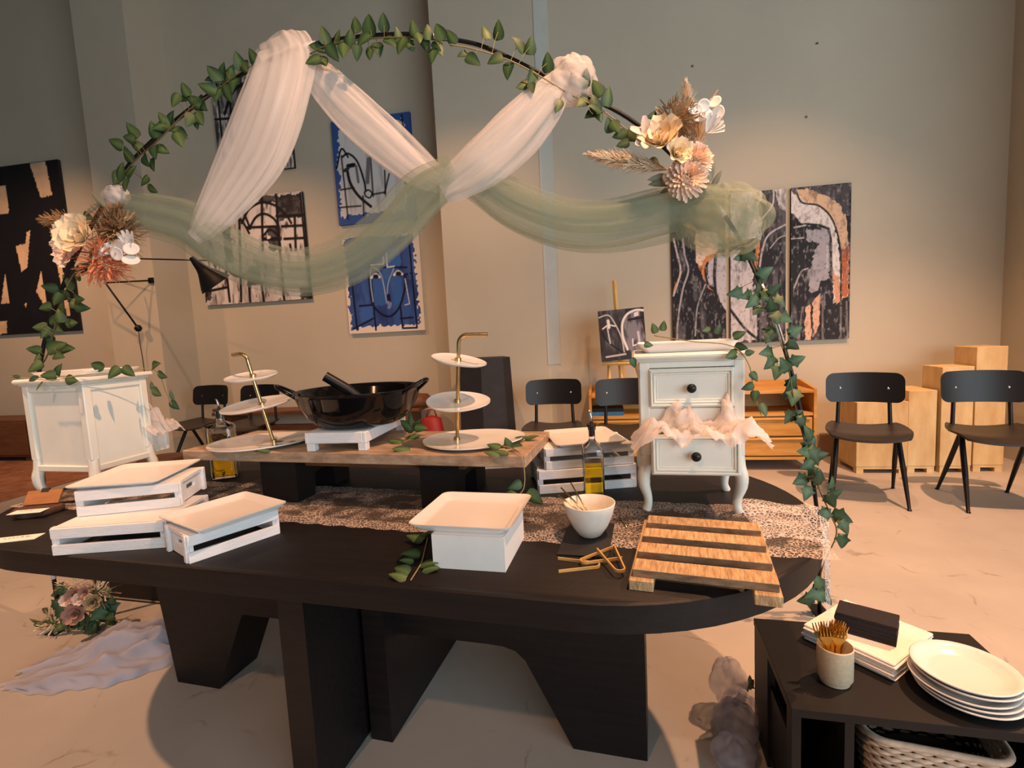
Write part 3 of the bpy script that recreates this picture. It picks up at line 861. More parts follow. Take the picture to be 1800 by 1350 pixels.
def lettering(parent, seed, w, loc):
    """one line of small hand-lettered strokes"""
    r = random.Random(seed); mb = MB(); x = -w / 2
    while x < w / 2:
        h = r.choice((0.007, 0.009, 0.006)); k = r.uniform(-0.002, 0.002)
        mb.prism([(x, 0), (x + 0.0014, 0), (x + 0.0014 + k, h), (x + k, h)], 0, 0.0003)
        if r.random() < 0.6: q = r.choice((0, h * 0.5, h - 0.0012)); mb.prism([(x, q), (x + 0.005, q), (x + 0.005, q + 0.0012), (x, q + 0.0012)], 0, 0.0003)
        x += r.choice((0.0055, 0.0065, 0.010))
    return mb.build('lettering', 'ink', parent, loc=loc)


lettering(cd, 1, 0.06, (0, 0.004, 0.0011))
cd2 = thing('name_card', 'white lettered card lying flat at the left table edge', 'card', on_z(30, 947, TZ + 0.0005), math.radians(22))
MB().box(-0.058, 0.058, -0.024, 0.024, 0, 0.0012).build('card', 'paper_white', cd2)
lettering(cd2, 2, 0.07, (0, 0.004, 0.0013))

# pots half hidden behind the left bottle
for i, (x, y, r, h, lb) in enumerate(((-1.36, 1.93, 0.062, 0.07, 'white pot with a black print under the left end of the riser'), (-1.24, 2.0, 0.045, 0.055, 'smaller white pot behind the printed one'))):
    p = thing('small_pot', lb, 'pot', (x, y, TZ), 0, 'white pots behind the left bottle')
    MB().lathe([(0, 0), (r * 0.7, 0), (r * 0.86, 0.006), (r, h * 0.6), (r, h), (r * 0.93, h), (r * 0.92, h * 0.6), (r * 0.7, 0.012), (0, 0.01)], 28).build('body', 'ceramic_matt', p, True, 45)
    if i == 0: MB().box(-0.008, -0.003, -r - 0.0012, -r + 0.004, h * 0.68, h * 0.92).box(0.002, 0.007, -r - 0.0012, -r + 0.004, h * 0.68, h * 0.92).build('print', 'ink', p)


# ------------------------------------------------------------------ lace runner
def lace_sheet(name, label, rows, cat='table runner', m='lace'):
    mb = MB().grid(rows); o = mb.build(name, m, None, True)
    nrow, ncol = len(rows), len(rows[0]); c = np.zeros((nrow, ncol, 3))
    for j in range(ncol):
        e = min(j, ncol - 1 - j) / (ncol - 1)
        c[:, j] = 1.0 if e < 0.16 or m != 'lace' else 0.0
    set_col(o.data, c.reshape(-1, 3))
    return tag(o, label, cat)


rows = []
NR = 240
rd = np.array([0.996, -0.09]); rn = np.array([0.09, 0.996])
c0 = np.array([-2.10, 1.60])
rnd = np.random.RandomState(2)
for i in range(NR):
    s = i / (NR - 1) * 2.62
    base = c0 + rd * s + rn * 0.02 * math.sin(s * 2.1)
    scal = 0.010 * abs(math.sin(s * math.pi / 0.085))
    hw = 0.165 + scal
    row = []
    for j in range(22):
        v = -1 + 2 * j / 21
        p = base + rn * v * hw
        z = TZ + 0.0012 + 0.0016 * abs(math.sin(9 * s + 3 * v)) * (1 - abs(v))
        row.append((p[0], p[1], z))
    rows.append(row)
lace_sheet('lace_runner', 'white lace runner along the middle of the black table', rows)
rows = []
for i in range(60):
    u = i / 59
    row = []
    for j in range(40):
        v = j / 39
        # draped end: gathers, then hangs over the rounded table end
        x = 0.36 + 0.22 * v; y = 1.27 + 0.28 * u + 0.02 * math.sin(7 * v)
        cxy = np.array([-0.034, 1.545]); r = math.hypot(x - cxy[0], y - cxy[1])
        fold = 0.006 * abs(math.sin(11 * u + 2 * v)) + 0.014 * math.exp(-((u - 0.75 + 0.35 * v) / 0.10) ** 2)
        z = TZ + 0.002 + fold
        if r > 0.592:
            over = r - 0.592; k = 0.600 / r
            x = cxy[0] + (x - cxy[0]) * k; y = cxy[1] + (y - cxy[1]) * k
            x += 0.008 * math.sin(16 * u) ; z = TZ + 0.003 - over * 3.2 + fold * 0.2
        row.append((x, y, z))
    rows.append(row)
lace_sheet('lace_cloth', 'sheer white lace cloth hanging over the right table end', rows, 'cloth', 'lace_white')

# ------------------------------------------------------------------ chairs
def make_chair():
    t = thing('plywood_chair', 'black chair', 'chair', (0, 0, 0), 0, 'black plywood chairs along the wall')
    # seat
    rows = []
    N = 13
    for i in range(N):
        v = -1 + 2 * i / (N - 1); row = []
        for j in range(15):
            u = -1 + 2 * j / 14
            wx = 0.248 * (1 - 0.10 * max(0, v) - 0.10 * v ** 4)
            x = u * wx * (1 - 0.02 * v * v)
            y = v * 0.215 * (1 - 0.12 * u ** 4) - 0.02
            z = 0.455 + 0.012 * u * u - 0.012 * (1 - u * u) - 0.022 * max(0, -v - 0.5) ** 2 * 4 + 0.012 * max(0, v)
            row.append((x, y, z))
        rows.append(row)
    top = rows; bot = [[(x, y, z - 0.014) for x, y, z in r] for r in rows]
    mb = MB().grid(top).grid(bot)
    m2 = len(top[0]); k0 = N * m2
    edge = [j for j in range(m2)] + [i * m2 + m2 - 1 for i in range(1, N)] + [(N - 1) * m2 + j for j in range(m2 - 2, -1, -1)] + [i * m2 for i in range(N - 2, 0, -1)]
    for a, b in zip(edge, edge[1:] + edge[:1]): mb.f.append((a, b, b + k0, a + k0))
    mb.build('seat', 'seat_black', t, True, 50)
    # backrest
    def bend(x, z): return 0.20 - 0.055 * (x / 0.24) ** 2 + (z - 0.71) * 0.16
    hw, hh, rc = 0.2375, 0.0975, 0.05
    cols = [hw * math.sin(math.pi / 2 * t) for t in np.linspace(-1, 1, 33)]
    fr = []; bk = []
    for x in cols:
        e = max(0.0, abs(x) - (hw - rc)) / rc
        h = hh - rc + rc * math.sqrt(max(0.0, 1 - e * e)) + 0.006 * (1 - (x / hw) ** 2)
        lo = -(hh - rc + rc * math.sqrt(max(0.0, 1 - e * e)))
        fr.append([(x, bend(x, 0.71 + z) - 0.0065, 0.71 + z) for z in np.linspace(lo, h, 9)])
        bk.append([(x, bend(x, 0.71 + z) + 0.0065, 0.71 + z) for z in np.linspace(lo, h, 9)])
    mb = MB().grid(fr).grid(bk); k0 = 33 * 9
    edge = [j for j in range(9)] + [i * 9 + 8 for i in range(1, 33)] + [32 * 9 + j for j in range(7, -1, -1)] + [i * 9 for i in range(31, 0, -1)]
    for a, b in zip(edge, edge[1:] + edge[:1]): mb.f.append((a, b, b + k0, a + k0))
    br = mb.build('backrest', 'shell_black', t, True, 50)
    for sx in (-1, 1):
        x = sx * 0.145
        MB().lathe([(0.0, 0.004), (0.006, 0.003), (0.009, 0.0)], 12).build('rivet', 'steel', br, True, loc=(x, bend(x, 0.705) - 0.0065, 0.705), rot=(math.pi / 2, 0, 0))
        # upright from under the seat
        MB().tube([(sx * 0.155, 0.02, 0.42), (sx * 0.160, 0.165, 0.455), (sx * 0.155, bend(0.15, 0.60) + 0.014, 0.60), (x, bend(x, 0.74) + 0.014, 0.76)], [0.011, 0.014, 0.013, 0.009], 8).build('upright', 'black_steel', t, True, 50)
        # compass legs
        MB().tube([(sx * 0.175, -0.01, 0.436), (sx * 0.195, -0.13, 0.22), (sx * 0.213, -0.235, 0.012), (sx * 0.214, -0.243, 0.0)], [0.017, 0.017, 0.010, 0.014], 8).build('leg', 'black_steel', t, True, 50)
        MB().tube([(sx * 0.175, 0.0, 0.436), (sx * 0.185, 0.13, 0.22), (sx * 0.198, 0.255, 0.012), (sx * 0.199, 0.263, 0.0)], [0.016, 0.016, 0.010, 0.014], 8).build('leg', 'black_steel', t, True, 50)
        MB().tube([(sx * 0.172, -0.12, 0.425), (sx * 0.172, 0.12, 0.428)], 0.009, 8).build('seat_bracket', 'black_steel', t, True)
    return t


chair0 = make_chair()
spots = [((1.79, 3.92), -18, 'black plywood chair just right of the ivy-wound arch leg'),
         ((2.49, 3.80), -10, 'black plywood chair at the right edge, before the tall wood plinths'),
         ((-0.44, 4.18), 0, 'black plywood chair between the slate obelisk and the easel'),
         ((0.16, 4.05), 3, 'black plywood chair half hidden behind the camera-facing cabinet'),
         ((-4.32, 4.80), -6, 'black plywood chair nearest the wall lamp, leftmost of all'),
         ((-3.60, 4.66), -4, 'black plywood chair seen through the left tiered stand')]
for i, ((x, y), a, lb) in enumerate(spots):
    o = chair0 if i == 0 else copy_tree(chair0)
    o.location = (x, y, 0); o.rotation_euler = (0, 0, math.radians(a)); o.scale = (1.0, 1.0, 1.065); o['label'] = lb

# ------------------------------------------------------------------ teak sideboard with books
sb = thing('teak_sideboard', 'orange teak sideboard with open niche and drawers behind the cabinet', 'sideboard', (0.78, 4.78, 0), 0)
X0, X1, Y0, Y1 = -0.93, 0.93, -0.22, 0.22
MB().bbox(X0 + 0.02, X1 - 0.02, Y0, Y1, 0.665, 0.69, 0.003).build('top', 'teak', sb)
for s, nm in ((X0, 'side'), (X1 - 0.022, 'side')):
    MB().prism([(Y0, 0.10), (Y1, 0.10), (Y1, 0.745), (Y1 - 0.10, 0.745), (Y0, 0.70)], s, s + 0.022, 'x').build('side_panel', 'teak', sb)
MB().bbox(X0 + 0.022, X1 - 0.022, Y1 - 0.02, Y1, 0.10, 0.74, 0.002).build('back_panel', 'teak', sb)
MB().box(X0 + 0.022, X1 - 0.022, Y0 + 0.01, Y1 - 0.02, 0.475, 0.50).build('shelf', 'teak', sb)
MB().box(X0 + 0.022, X1 - 0.022, Y0 + 0.01, Y1 - 0.02, 0.10, 0.125).build('bottom', 'teak', sb)
MB().box(X0 + 0.022, X1 - 0.022, Y0 + 0.06, Y0 + 0.07, 0.125, 0.475).build('drawer_recess', 'teak', sb)
for k in range(2):
    for x0, x1 in ((X0 + 0.03, -0.005), (0.005, X1 - 0.03)):
        z0 = 0.135 + k * 0.17
        d = MB().bbox(x0, x1, Y0 + 0.004, Y0 + 0.03, z0, z0 + 0.155, 0.004).build('drawer', 'teak', sb)
        MB().bbox(x0 + 0.02, x1 - 0.02, Y0 - 0.012, Y0 + 0.006, z0 + 0.138, z0 + 0.150, 0.003).build('pull', 'teak', d)
for x in (X0 + 0.06, X1 - 0.06):
    for y in (Y0 + 0.05, Y1 - 0.05):
        MB().tube([(x, y, 0.10), (x, y, 0)], [0.02, 0.014], 10).build('leg', 'brown_wood', sb, True, 50)
bz = 0.5003
for i, (x, w, h, m_, lb) in enumerate(((-0.0, 0.30, 0.035, 'blue_cover', 'blue-spined book lying in the sideboard niche'), (0.01, 0.28, 0.03, 'shell_black', 'black book on top of the blue one in the niche'))):
    b = thing('book', lb, 'book', (x, 4.70, bz), 0, 'books in the sideboard niche')
    c = MB().box(-w / 2, w / 2, -0.10, 0.10, 0, 0.003).box(-w / 2, w / 2, -0.10, 0.10, h - 0.003, h).box(-w / 2, w / 2, -0.103, -0.10, 0, h).build('cover', m_, b)
    MB().box(-w / 2 + 0.006, w / 2 - 0.006, -0.099, 0.094, 0.003, h - 0.003).build('pages', 'paper_white', b)
    bz += h + 0.0004

# ------------------------------------------------------------------ wood plinths
def plinth(label, x0, x1, y0, y1, h):
    t = thing('wood_plinth', label, 'plinth', ((x0 + x1) / 2, (y0 + y1) / 2, 0), 0, 'mango wood plinths in the corner')
    w, d = (x1 - x0) / 2, (y1 - y0) / 2
    MB().bbox(-w, w, -d, d, 0.055, h, 0.003).build('block', 'mango_wood', t)
    MB().box(-w + 0.004, w - 0.004, -d + 0.004, d - 0.004, 0.035, 0.055).build('base_rail', 'mango_wood', t)
    for sx in (-1, 1):
        for sy in (-1, 1):
            MB().box(sx * (w - 0.03) - 0.026, sx * (w - 0.03) + 0.026, sy * (d - 0.03) - 0.026, sy * (d - 0.03) + 0.026, 0, 0.036).build('foot', 'mango_wood', t)


plinth('shortest wood plinth, behind the chair beside the arch', 1.985, 2.355, 4.50, 4.86, 0.585)
plinth('second shortest wood plinth, between the two right chairs', 2.365, 2.565, 4.52, 4.86, 0.665)
plinth('second tallest wood plinth, behind the edge chair', 2.595, 2.815, 4.52, 4.78, 0.845)
plinth('tallest wood plinth, in the corner of the room', 2.845, 3.055, 4.55, 4.82, 0.99)

# ------------------------------------------------------------------ slate obelisk, red bag, bench, low left things
ob = thing('slate_obelisk', 'tall dark slate obelisk behind the right tiered stand', 'pedestal', (-1.10, 4.66, 0), math.radians(8))
k = 8
def hexa(w, d): return [(-w, -d * 0.2), (-w * 0.1, -d), (w * 0.75, -d * 0.85), (w, -d * 0.2), (w * 0.7, d), (-w * 0.7, d)]
h0, h1 = hexa(0.27, 0.22), hexa(0.235, 0.19)
mb = MB(); mb.v = [(x, y, 0.03) for x, y in h0] + [(x, y, 1.06) for x, y in h1]
mb.f = [tuple(range(5, -1, -1)), tuple(range(6, 12))] + [(i, (i + 1) % 6, (i + 1) % 6 + 6, i + 6) for i in range(6)]
mb.build('shaft', 'slate', ob)
mb = MB().prism(hexa(0.29, 0.24), 0, 0.03); mb.build('plinth', 'slate', ob)
rg = thing('red_bag', 'small red leather bag on the floor beside the obelisk', 'bag', (-1.62, 4.55, 0), 0.2)
MB().lathe([(0, 0), (0.10, 0), (0.115, 0.03), (0.115, 0.36), (0.09, 0.52), (0, 0.55)], 18, sx=1, sy=0.6).build('body', 'red_leather', rg, True)
MB().tube([(-0.05, 0, 0.52), (-0.03, 0, 0.60), (0.03, 0, 0.60), (0.05, 0, 0.52)], 0.008, 8).build('handle', 'red_leather', rg, True)
bn = thing('wooden_bench', 'long low brown wooden bench under the paintings', 'bench', (-3.2, 5.28, 0), 0)
for k in range(4):
    MB().bbox(-1.25, 1.25, -0.18 + k * 0.09, -0.095 + k * 0.09, 0.50, 0.535, 0.003).build('plank', 'brown_wood', bn)
for x in (-1.1, 1.1):
    MB().box(x - 0.04, x + 0.04, -0.17, 0.17, 0, 0.50).build('leg', 'brown_wood', bn)
MB().box(-1.06, 1.06, -0.03, 0.03, 0.30, 0.36).build('rail', 'brown_wood', bn)
tag(MB().lathe([(0, 0), (0.14, 0), (0.17, 0.05), (0.12, 0.13), (0, 0.15)], 20, sx=1.2, sy=0.8, wob=lambda a: 1 + 0.08 * math.sin(3 * a)).build('folded_hide', 'brown_wood', None, True, loc=(-2.05, 5.26, 0.5355)), 'brown folded hide on the right end of the low bench', 'hide')

rug = MB().bbox(-9.6, -5.35, 3.55, 5.2, 0.0, 0.012, 0.003).build('patterned_rug', 'rug_red', None)
tag(rug, 'worn red patterned rug on the floor behind the left cabinet', 'rug')
dc = thing('dark_cabinet', 'dark brown low cabinet by the far left wall', 'cabinet', (-8.2, 5.2, 0), 0)
MB().bbox(-1.3, 1.3, -0.2, 0.25, 0.06, 0.52, 0.005).build('body', 'brown_wood', dc)
for k in range(4): MB().bbox(-1.27 + k * 0.64, -0.66 + k * 0.64, -0.215, -0.2, 0.09, 0.49, 0.004).build('door', 'brown_wood', dc)
for x in (-1.2, 1.2): MB().box(x - 0.04, x + 0.04, -0.18, 0.2, 0, 0.06).build('leg', 'brown_wood', dc)
st = thing('wooden_stool', 'dark wooden stool behind the left cabinet drawer', 'stool', (-3.35, 3.30, 0), 0.3)
MB().lathe([(0, 0.43), (0.15, 0.43), (0.16, 0.44), (0.16, 0.46), (0.15, 0.47), (0, 0.47)], 24).build('seat', 'brown_wood', st, True, 40)
for a in range(4):
    q = math.radians(45 + 90 * a)
    MB().tube([(0.10 * math.cos(q), 0.10 * math.sin(q), 0.43), (0.17 * math.cos(q), 0.17 * math.sin(q), 0)], [0.014, 0.012], 8).build('leg', 'brown_wood', st, True)
bbx = thing('black_storage_box', 'black lidded box on the floor behind the left table end', 'box', (-2.42, 2.32, 0), math.radians(-4))
MB().bbox(-0.26, 0.26, -0.20, 0.20, 0, 0.26, 0.006).build('body', 'black_board', bbx)
MB().bbox(-0.27, 0.27, -0.21, 0.21, 0.26, 0.29, 0.005).build('lid', 'black_board', bbx)
MB().box(-0.24, 0.24, -0.204, -0.198, 0.012, 0.02).build('edge_strip', 'steel', bbx)

# ------------------------------------------------------------------ black side shelf with plates, cutlery, napkins
SZ = 0.36
sh = thing('side_shelf', 'low black open shelf at the front right corner', 'shelf', (0.705, 1.405, 0), math.radians(-3))
sw, sd = 0.285, 0.195
MB().bbox(-sw, sw, -sd, sd, SZ - 0.022, SZ, 0.001).build('top', 'black_board', sh)
MB().bbox(-sw + 0.006, sw - 0.006, -sd + 0.006, sd - 0.004, 0.03, 0.048, 0.001).build('bottom', 'black_board', sh)
for sx in (-1, 1):
    for y0, y1 in ((-sd + 0.002, -sd + 0.045), (sd - 0.16, sd - 0.002)):
        MB().box(sx * (sw - 0.012) - 0.01, sx * (sw - 0.012) + 0.01, y0, y1, 0, SZ - 0.022).build('side_panel', 'black_board', sh)
    MB().box(sx * (sw - 0.014) - 0.005, sx * (sw - 0.014) + 0.005, -sd + 0.045, sd - 0.16, 0.05, 0.25).build('side_infill', 'black_board', sh)
MB().box(-sw + 0.02, sw - 0.02, sd - 0.014, sd - 0.004, 0.048, SZ - 0.022).build('back_panel', 'black_board', sh)
MB().box(-0.17, -0.15, -sd + 0.003, sd - 0.016, 0.048, SZ - 0.022).build('divider', 'black_board', sh)

pc = on_z(1697, 1183, SZ + 0.055)
pos_p = ['bottom', 'second', 'middle', 'fourth', 'top']
dx = [(0.004, -0.004), (0.0, 0.0), (-0.004, 0.003), (0.004, 0.006), (0.002, 0.008)]
for i in range(5):
    r = 0.106
    zz = SZ + 0.0005 + i * 0.0098 + (0.006 if i >= 3 else 0)
    mb = MB().lathe([(0, 0.0), (0.062, 0), (0.070, 0.001), (0.094, 0.012), (0.1050, 0.020), (r, 0.0225), (0.1035, 0.0237), (0.092, 0.0165), (0.070, 0.0062), (0.066, 0.0055), (0, 0.005)], 56)
    o = mb.build('dinner_plate', 'porcelain', None, True); o.location = (pc.x + dx[i][0], pc.y + dx[i][1], zz)
    tag(o, ('lowest white plate of the stack on the black shelf', 'white plate second from the bottom of the shelf stack', 'white plate in the middle of the shelf stack',
            'white plate just under the topmost of the shelf stack', 'topmost white plate of the stack on the black shelf')[i], 'plate', 'white plates stacked on the shelf')

cp = on_z(1467, 1196, SZ)
cup = MB().lathe([(0, 0), (0.034, 0), (0.036, 0.006), (0.0375, 0.010), (0.0405, 0.014), (0.041, 0.094), (0.039, 0.096), (0.0375, 0.093), (0.037, 0.02), (0, 0.016)], 40).build('cutlery_cup', 'stoneware', None, True, 40)
cup.location = (cp.x, cp.y, SZ + 0.0005)
tag(cup, 'speckled beige stoneware cup full of golden forks', 'cup')


def fork_mesh():
    mb = MB(); prof = [(0.0, 0.0035), (0.03, 0.004), (0.07, 0.0035), (0.10, 0.003), (0.112, 0.006), (0.120, 0.0095), (0.128, 0.0095)]
    rows = []
    for z, w in prof:
        y = 0.006 * math.sin((z - 0.1) * 30) if z > 0.1 else 0
        rows.append([(-w, y - 0.001, z), (w, y - 0.001, z), (w, y + 0.001, z), (-w, y + 0.001, z)])
    mb.grid(rows, close=True); mb.f += [(0, 1, 2, 3)]
    for k in range(4):
        x = -0.0075 + k * 0.005
        mb.tube([(x, 0.005, 0.126), (x, 0.006, 0.142), (x, 0.003, 0.158)], [0.0018, 0.0016, 0.0009], 6)
    return mb.mesh('fork', 'gold_dark', True, 50)


fm = fork_mesh(); rnd = random.Random(4)
fl = ['golden fork at the left rim of the cup', 'golden fork leaning left in the cup', 'golden fork at the back of the cup', 'golden fork standing tallest in the middle of the cup', 'golden fork at the front of the cup',
      'golden fork right of the middle of the cup', 'golden fork leaning right in the cup', 'golden fork at the right rim of the cup', 'golden fork low at the back right of the cup']
for i in range(9):
    a = -2.6 + i * 0.66; rr = 0.020 if i != 3 else 0.002
    o = link('fork', fm); o.scale = (1.4, 1.3, 0.82)
    o.location = (cp.x + rr * 0.25 * math.cos(a), cp.y + rr * 0.25 * math.sin(a), SZ + 0.019)
    x = -0.030 + i * 0.0075; y = (0.010, -0.014, 0.020, 0.0, -0.020, 0.016, -0.014, 0.004, 0.020)[i]
    o.rotation_euler = (-y / 0.11, x / 0.11, rnd.uniform(-0.3, 0.3))
    tag(o, fl[i], 'fork', 'golden forks in the cup')

nc = on_z(1523, 1105, SZ + 0.045)
ns = thing('napkin_stack', 'stack of folded white paper napkins on the black shelf', 'napkins', (nc.x, nc.y, SZ + 0.0003), math.radians(41))
rnd = random.Random(8)
for k in range(7):
    o_ = 0.118 + rnd.uniform(-0.003, 0.003)
    MB().bbox(-o_, o_, -o_ * 0.98, o_ * 0.98, k * 0.0065, k * 0.0065 + 0.0062, 0.0024).build('napkin', 'napkin', ns, loc=(rnd.uniform(-.003, .003), rnd.uniform(-.003, .003), 0), rot=(0, 0, rnd.uniform(-.03, .03)))
bk = on_z(1522, 1092, SZ + 0.08)
ns2 = thing('napkin_pack', 'block of folded black napkins lying on the white ones', 'napkins', (bk.x + 0.004, bk.y + 0.006, SZ + 0.0465), math.radians(-30))
for k in range(5):
    MB().bbox(-0.070, 0.070, -0.039, 0.039, k * 0.0108, k * 0.0108 + 0.0107, 0.0012).build('napkin', 'napkin_black', ns2, loc=(rnd.uniform(-.0015, .0015), rnd.uniform(-.0015, .0015), 0))

# wicker basket in the shelf
bkt = thing('wicker_basket', 'pale wicker basket with dark lining inside the black shelf', 'basket', (0.772, 1.372, 0.049), math.radians(-10))
RW, RD, HB = 0.145, 0.095, 0.19
def ring(z, k, amp=0.0, ph=0.0, n=80):
    f = 0.82 + 0.18 * z / HB
    Q = np.array(rrect(2 * RW * f * k, 2 * RD * f * k, 0.05 * f, 8)); Q = np.vstack([Q, Q[:1]])
    d = np.concatenate([[0], np.cumsum(np.hypot(*np.diff(Q, axis=0).T))]); u = np.linspace(0, d[-1], n, endpoint=False)
    P = list(zip(np.interp(u, d, Q[:, 0]), np.interp(u, d, Q[:, 1])))
    return [(x * (1 + amp * math.sin(0.5 * i * math.pi + ph) / RW), y * (1 + amp * math.sin(0.5 * i * math.pi + ph) / RD), z) for i, (x, y) in enumerate(P)]
for k in range(15):
    z = 0.008 + k * 0.0122
    R_ = ring(z, 1.0, 0.0045, math.pi * k); R_.append(R_[0])
    MB().tube(R_, 0.0058, 6, cap=False).build('weave_strand', 'wicker', bkt, True)
R_ = ring(HB, 1.03); R_.append(R_[0])
MB().tube(R_, 0.0085, 8, cap=False).build('rim', 'wicker', bkt, True)
a, b = ring(0.004, 0.95), ring(HB * 0.72, 0.95)
mb = MB().grid([a, b], close=True); mb.f.append(tuple(range(len(a))))
mb.build('lining', 'dark_cloth', bkt)
tag(MB().lathe([(0, 0), (0.09, 0), (0.11, 0.02), (0.09, 0.05), (0.03, 0.066), (0, 0.068)], 24, sx=1.0, sy=0.6, wob=lambda a: 1 + 0.1 * math.sin(3 * a)).build('dark_cloth_bundle', 'dark_cloth', None, True, loc=(0.772, 1.372, 0.115)), 'dark cloth bundle lying in the wicker basket', 'cloth')

# ------------------------------------------------------------------ easel with small canvas
ez = thing('wooden_easel', 'light pine table easel standing on the teak sideboard', 'easel', (0.17, 4.70, 0.6905), 0)
e0 = Vector((0.17, 4.70, 0.6905))
lc = lambda p: (p[0] - e0.x, p[1] - e0.y, p[2] - e0.z)
def stick(name, a, b, w=0.02):
    MB().tube([lc(a), lc(b)], w, 4).build(name, 'pine', ez)
stick('mast', (0.145, 4.66, 0.70), (0.105, 4.78, 1.70), 0.020)
stick('leg', (0.02, 4.63, 0.692), (0.075, 4.76, 1.40), 0.018)
stick('leg', (0.33, 4.63, 0.692), (0.17, 4.76, 1.40), 0.018)
stick('leg', (0.18, 4.93, 0.692), (0.13, 4.80, 1.30), 0.018)
stick('ledge', (-0.03, 4.625, 0.97), (0.47, 4.625, 0.955), 0.02)
stick('cross_bar', (0.03, 4.655, 0.80), (0.33, 4.655, 0.80), 0.014)

# ------------------------------------------------------------------ wall lamp with counterweight
wl = thing('wall_lamp', 'black swing-arm wall lamp with long boom and shade at the left', 'lamp', (-5.20, 4.98, 1.56), 0)
w0 = Vector((-5.20, 4.98, 1.56)); L3 = lambda p: Vector(p) - w0
A0, A1 = on_y(185, 497, 4.72), on_y(265, 493, 4.985)
BALL = on_y(243, 577, 4.93); SHT = on_y(372, 458, 4.3); ARM0 = on_y(120, 440, 4.75)
MB().tube([L3(A0), L3(A1)], 0.009, 8).build('wall_bar', 'black_steel', wl, True)
MB().tube([L3(A0), L3(BALL)], 0.010, 8).build('strut', 'black_steel', wl, True)
MB().lathe([(0, -0.04), (0.025, -0.032), (0.04, 0), (0.025, 0.032), (0, 0.04)], 16).build('counterweight', 'black_steel', wl, True, loc=L3(BALL))
MB().tube([L3(A0), L3(on_y(180, 470, 4.73))], 0.008, 8).build('upright', 'black_steel', wl, True)
MB().tube([L3(ARM0), L3(on_y(250, 455, 4.5)), L3(SHT)], 0.007, 8).build('boom', 'black_steel', wl, True)
MB().tube(catmull([L3(BALL), L3(on_y(247, 610, 4.96)), L3(on_y(252, 640, 4.97)), L3((-5.15, 4.98, 0.3))], 12), 0.004, 6).build('cable', 'cable', wl, True)
MB().box(-0.03, 0.03, 0.0, 0.018, -0.03, 0.03).build('wall_plate', 'black_steel', wl, loc=L3((A1.x, 4.98, A1.z)))
so = MB().lathe([(0.0, 0.30), (0.02, 0.30), (0.035, 0.24), (0.045, 0.19), (0.06, 0.15), (0.13, 0.04), (0.15, 0.0), (0.146, 0.0), (0.12, 0.045), (0.05, 0.15), (0, 0.17)], 32).build('lamp_shade', 'black_steel', wl, True, 50)
so.location = L3(on_y(380, 500, 4.3)); so.rotation_euler = (math.radians(28), math.radians(-25), 0)

# ------------------------------------------------------------------ paintings
BLK, WHT, GRY = C8(26, 25, 28), C8(232, 228, 224), C8(120, 118, 122)


def vnoise(x, y, seed):
    """value noise in 2-D"""
    xi, yi = np.floor(x).astype(int), np.floor(y).astype(int); fx, fy = x - xi, y - yi
    fx, fy = fx * fx * (3 - 2 * fx), fy * fy * (3 - 2 * fy)
    def h(a, b):
        n = (a * 374761393 + b * 668265263 + seed * 982451653) & 0x7fffffff
        n = ((n ^ (n >> 13)) * 1274126177) & 0x7fffffff
        return ((n ^ (n >> 16)) & 0xffff) / 65535.0
    return (h(xi, yi) * (1 - fx) + h(xi + 1, yi) * fx) * (1 - fy) + (h(xi, yi + 1) * (1 - fx) + h(xi + 1, yi + 1) * fx) * fy


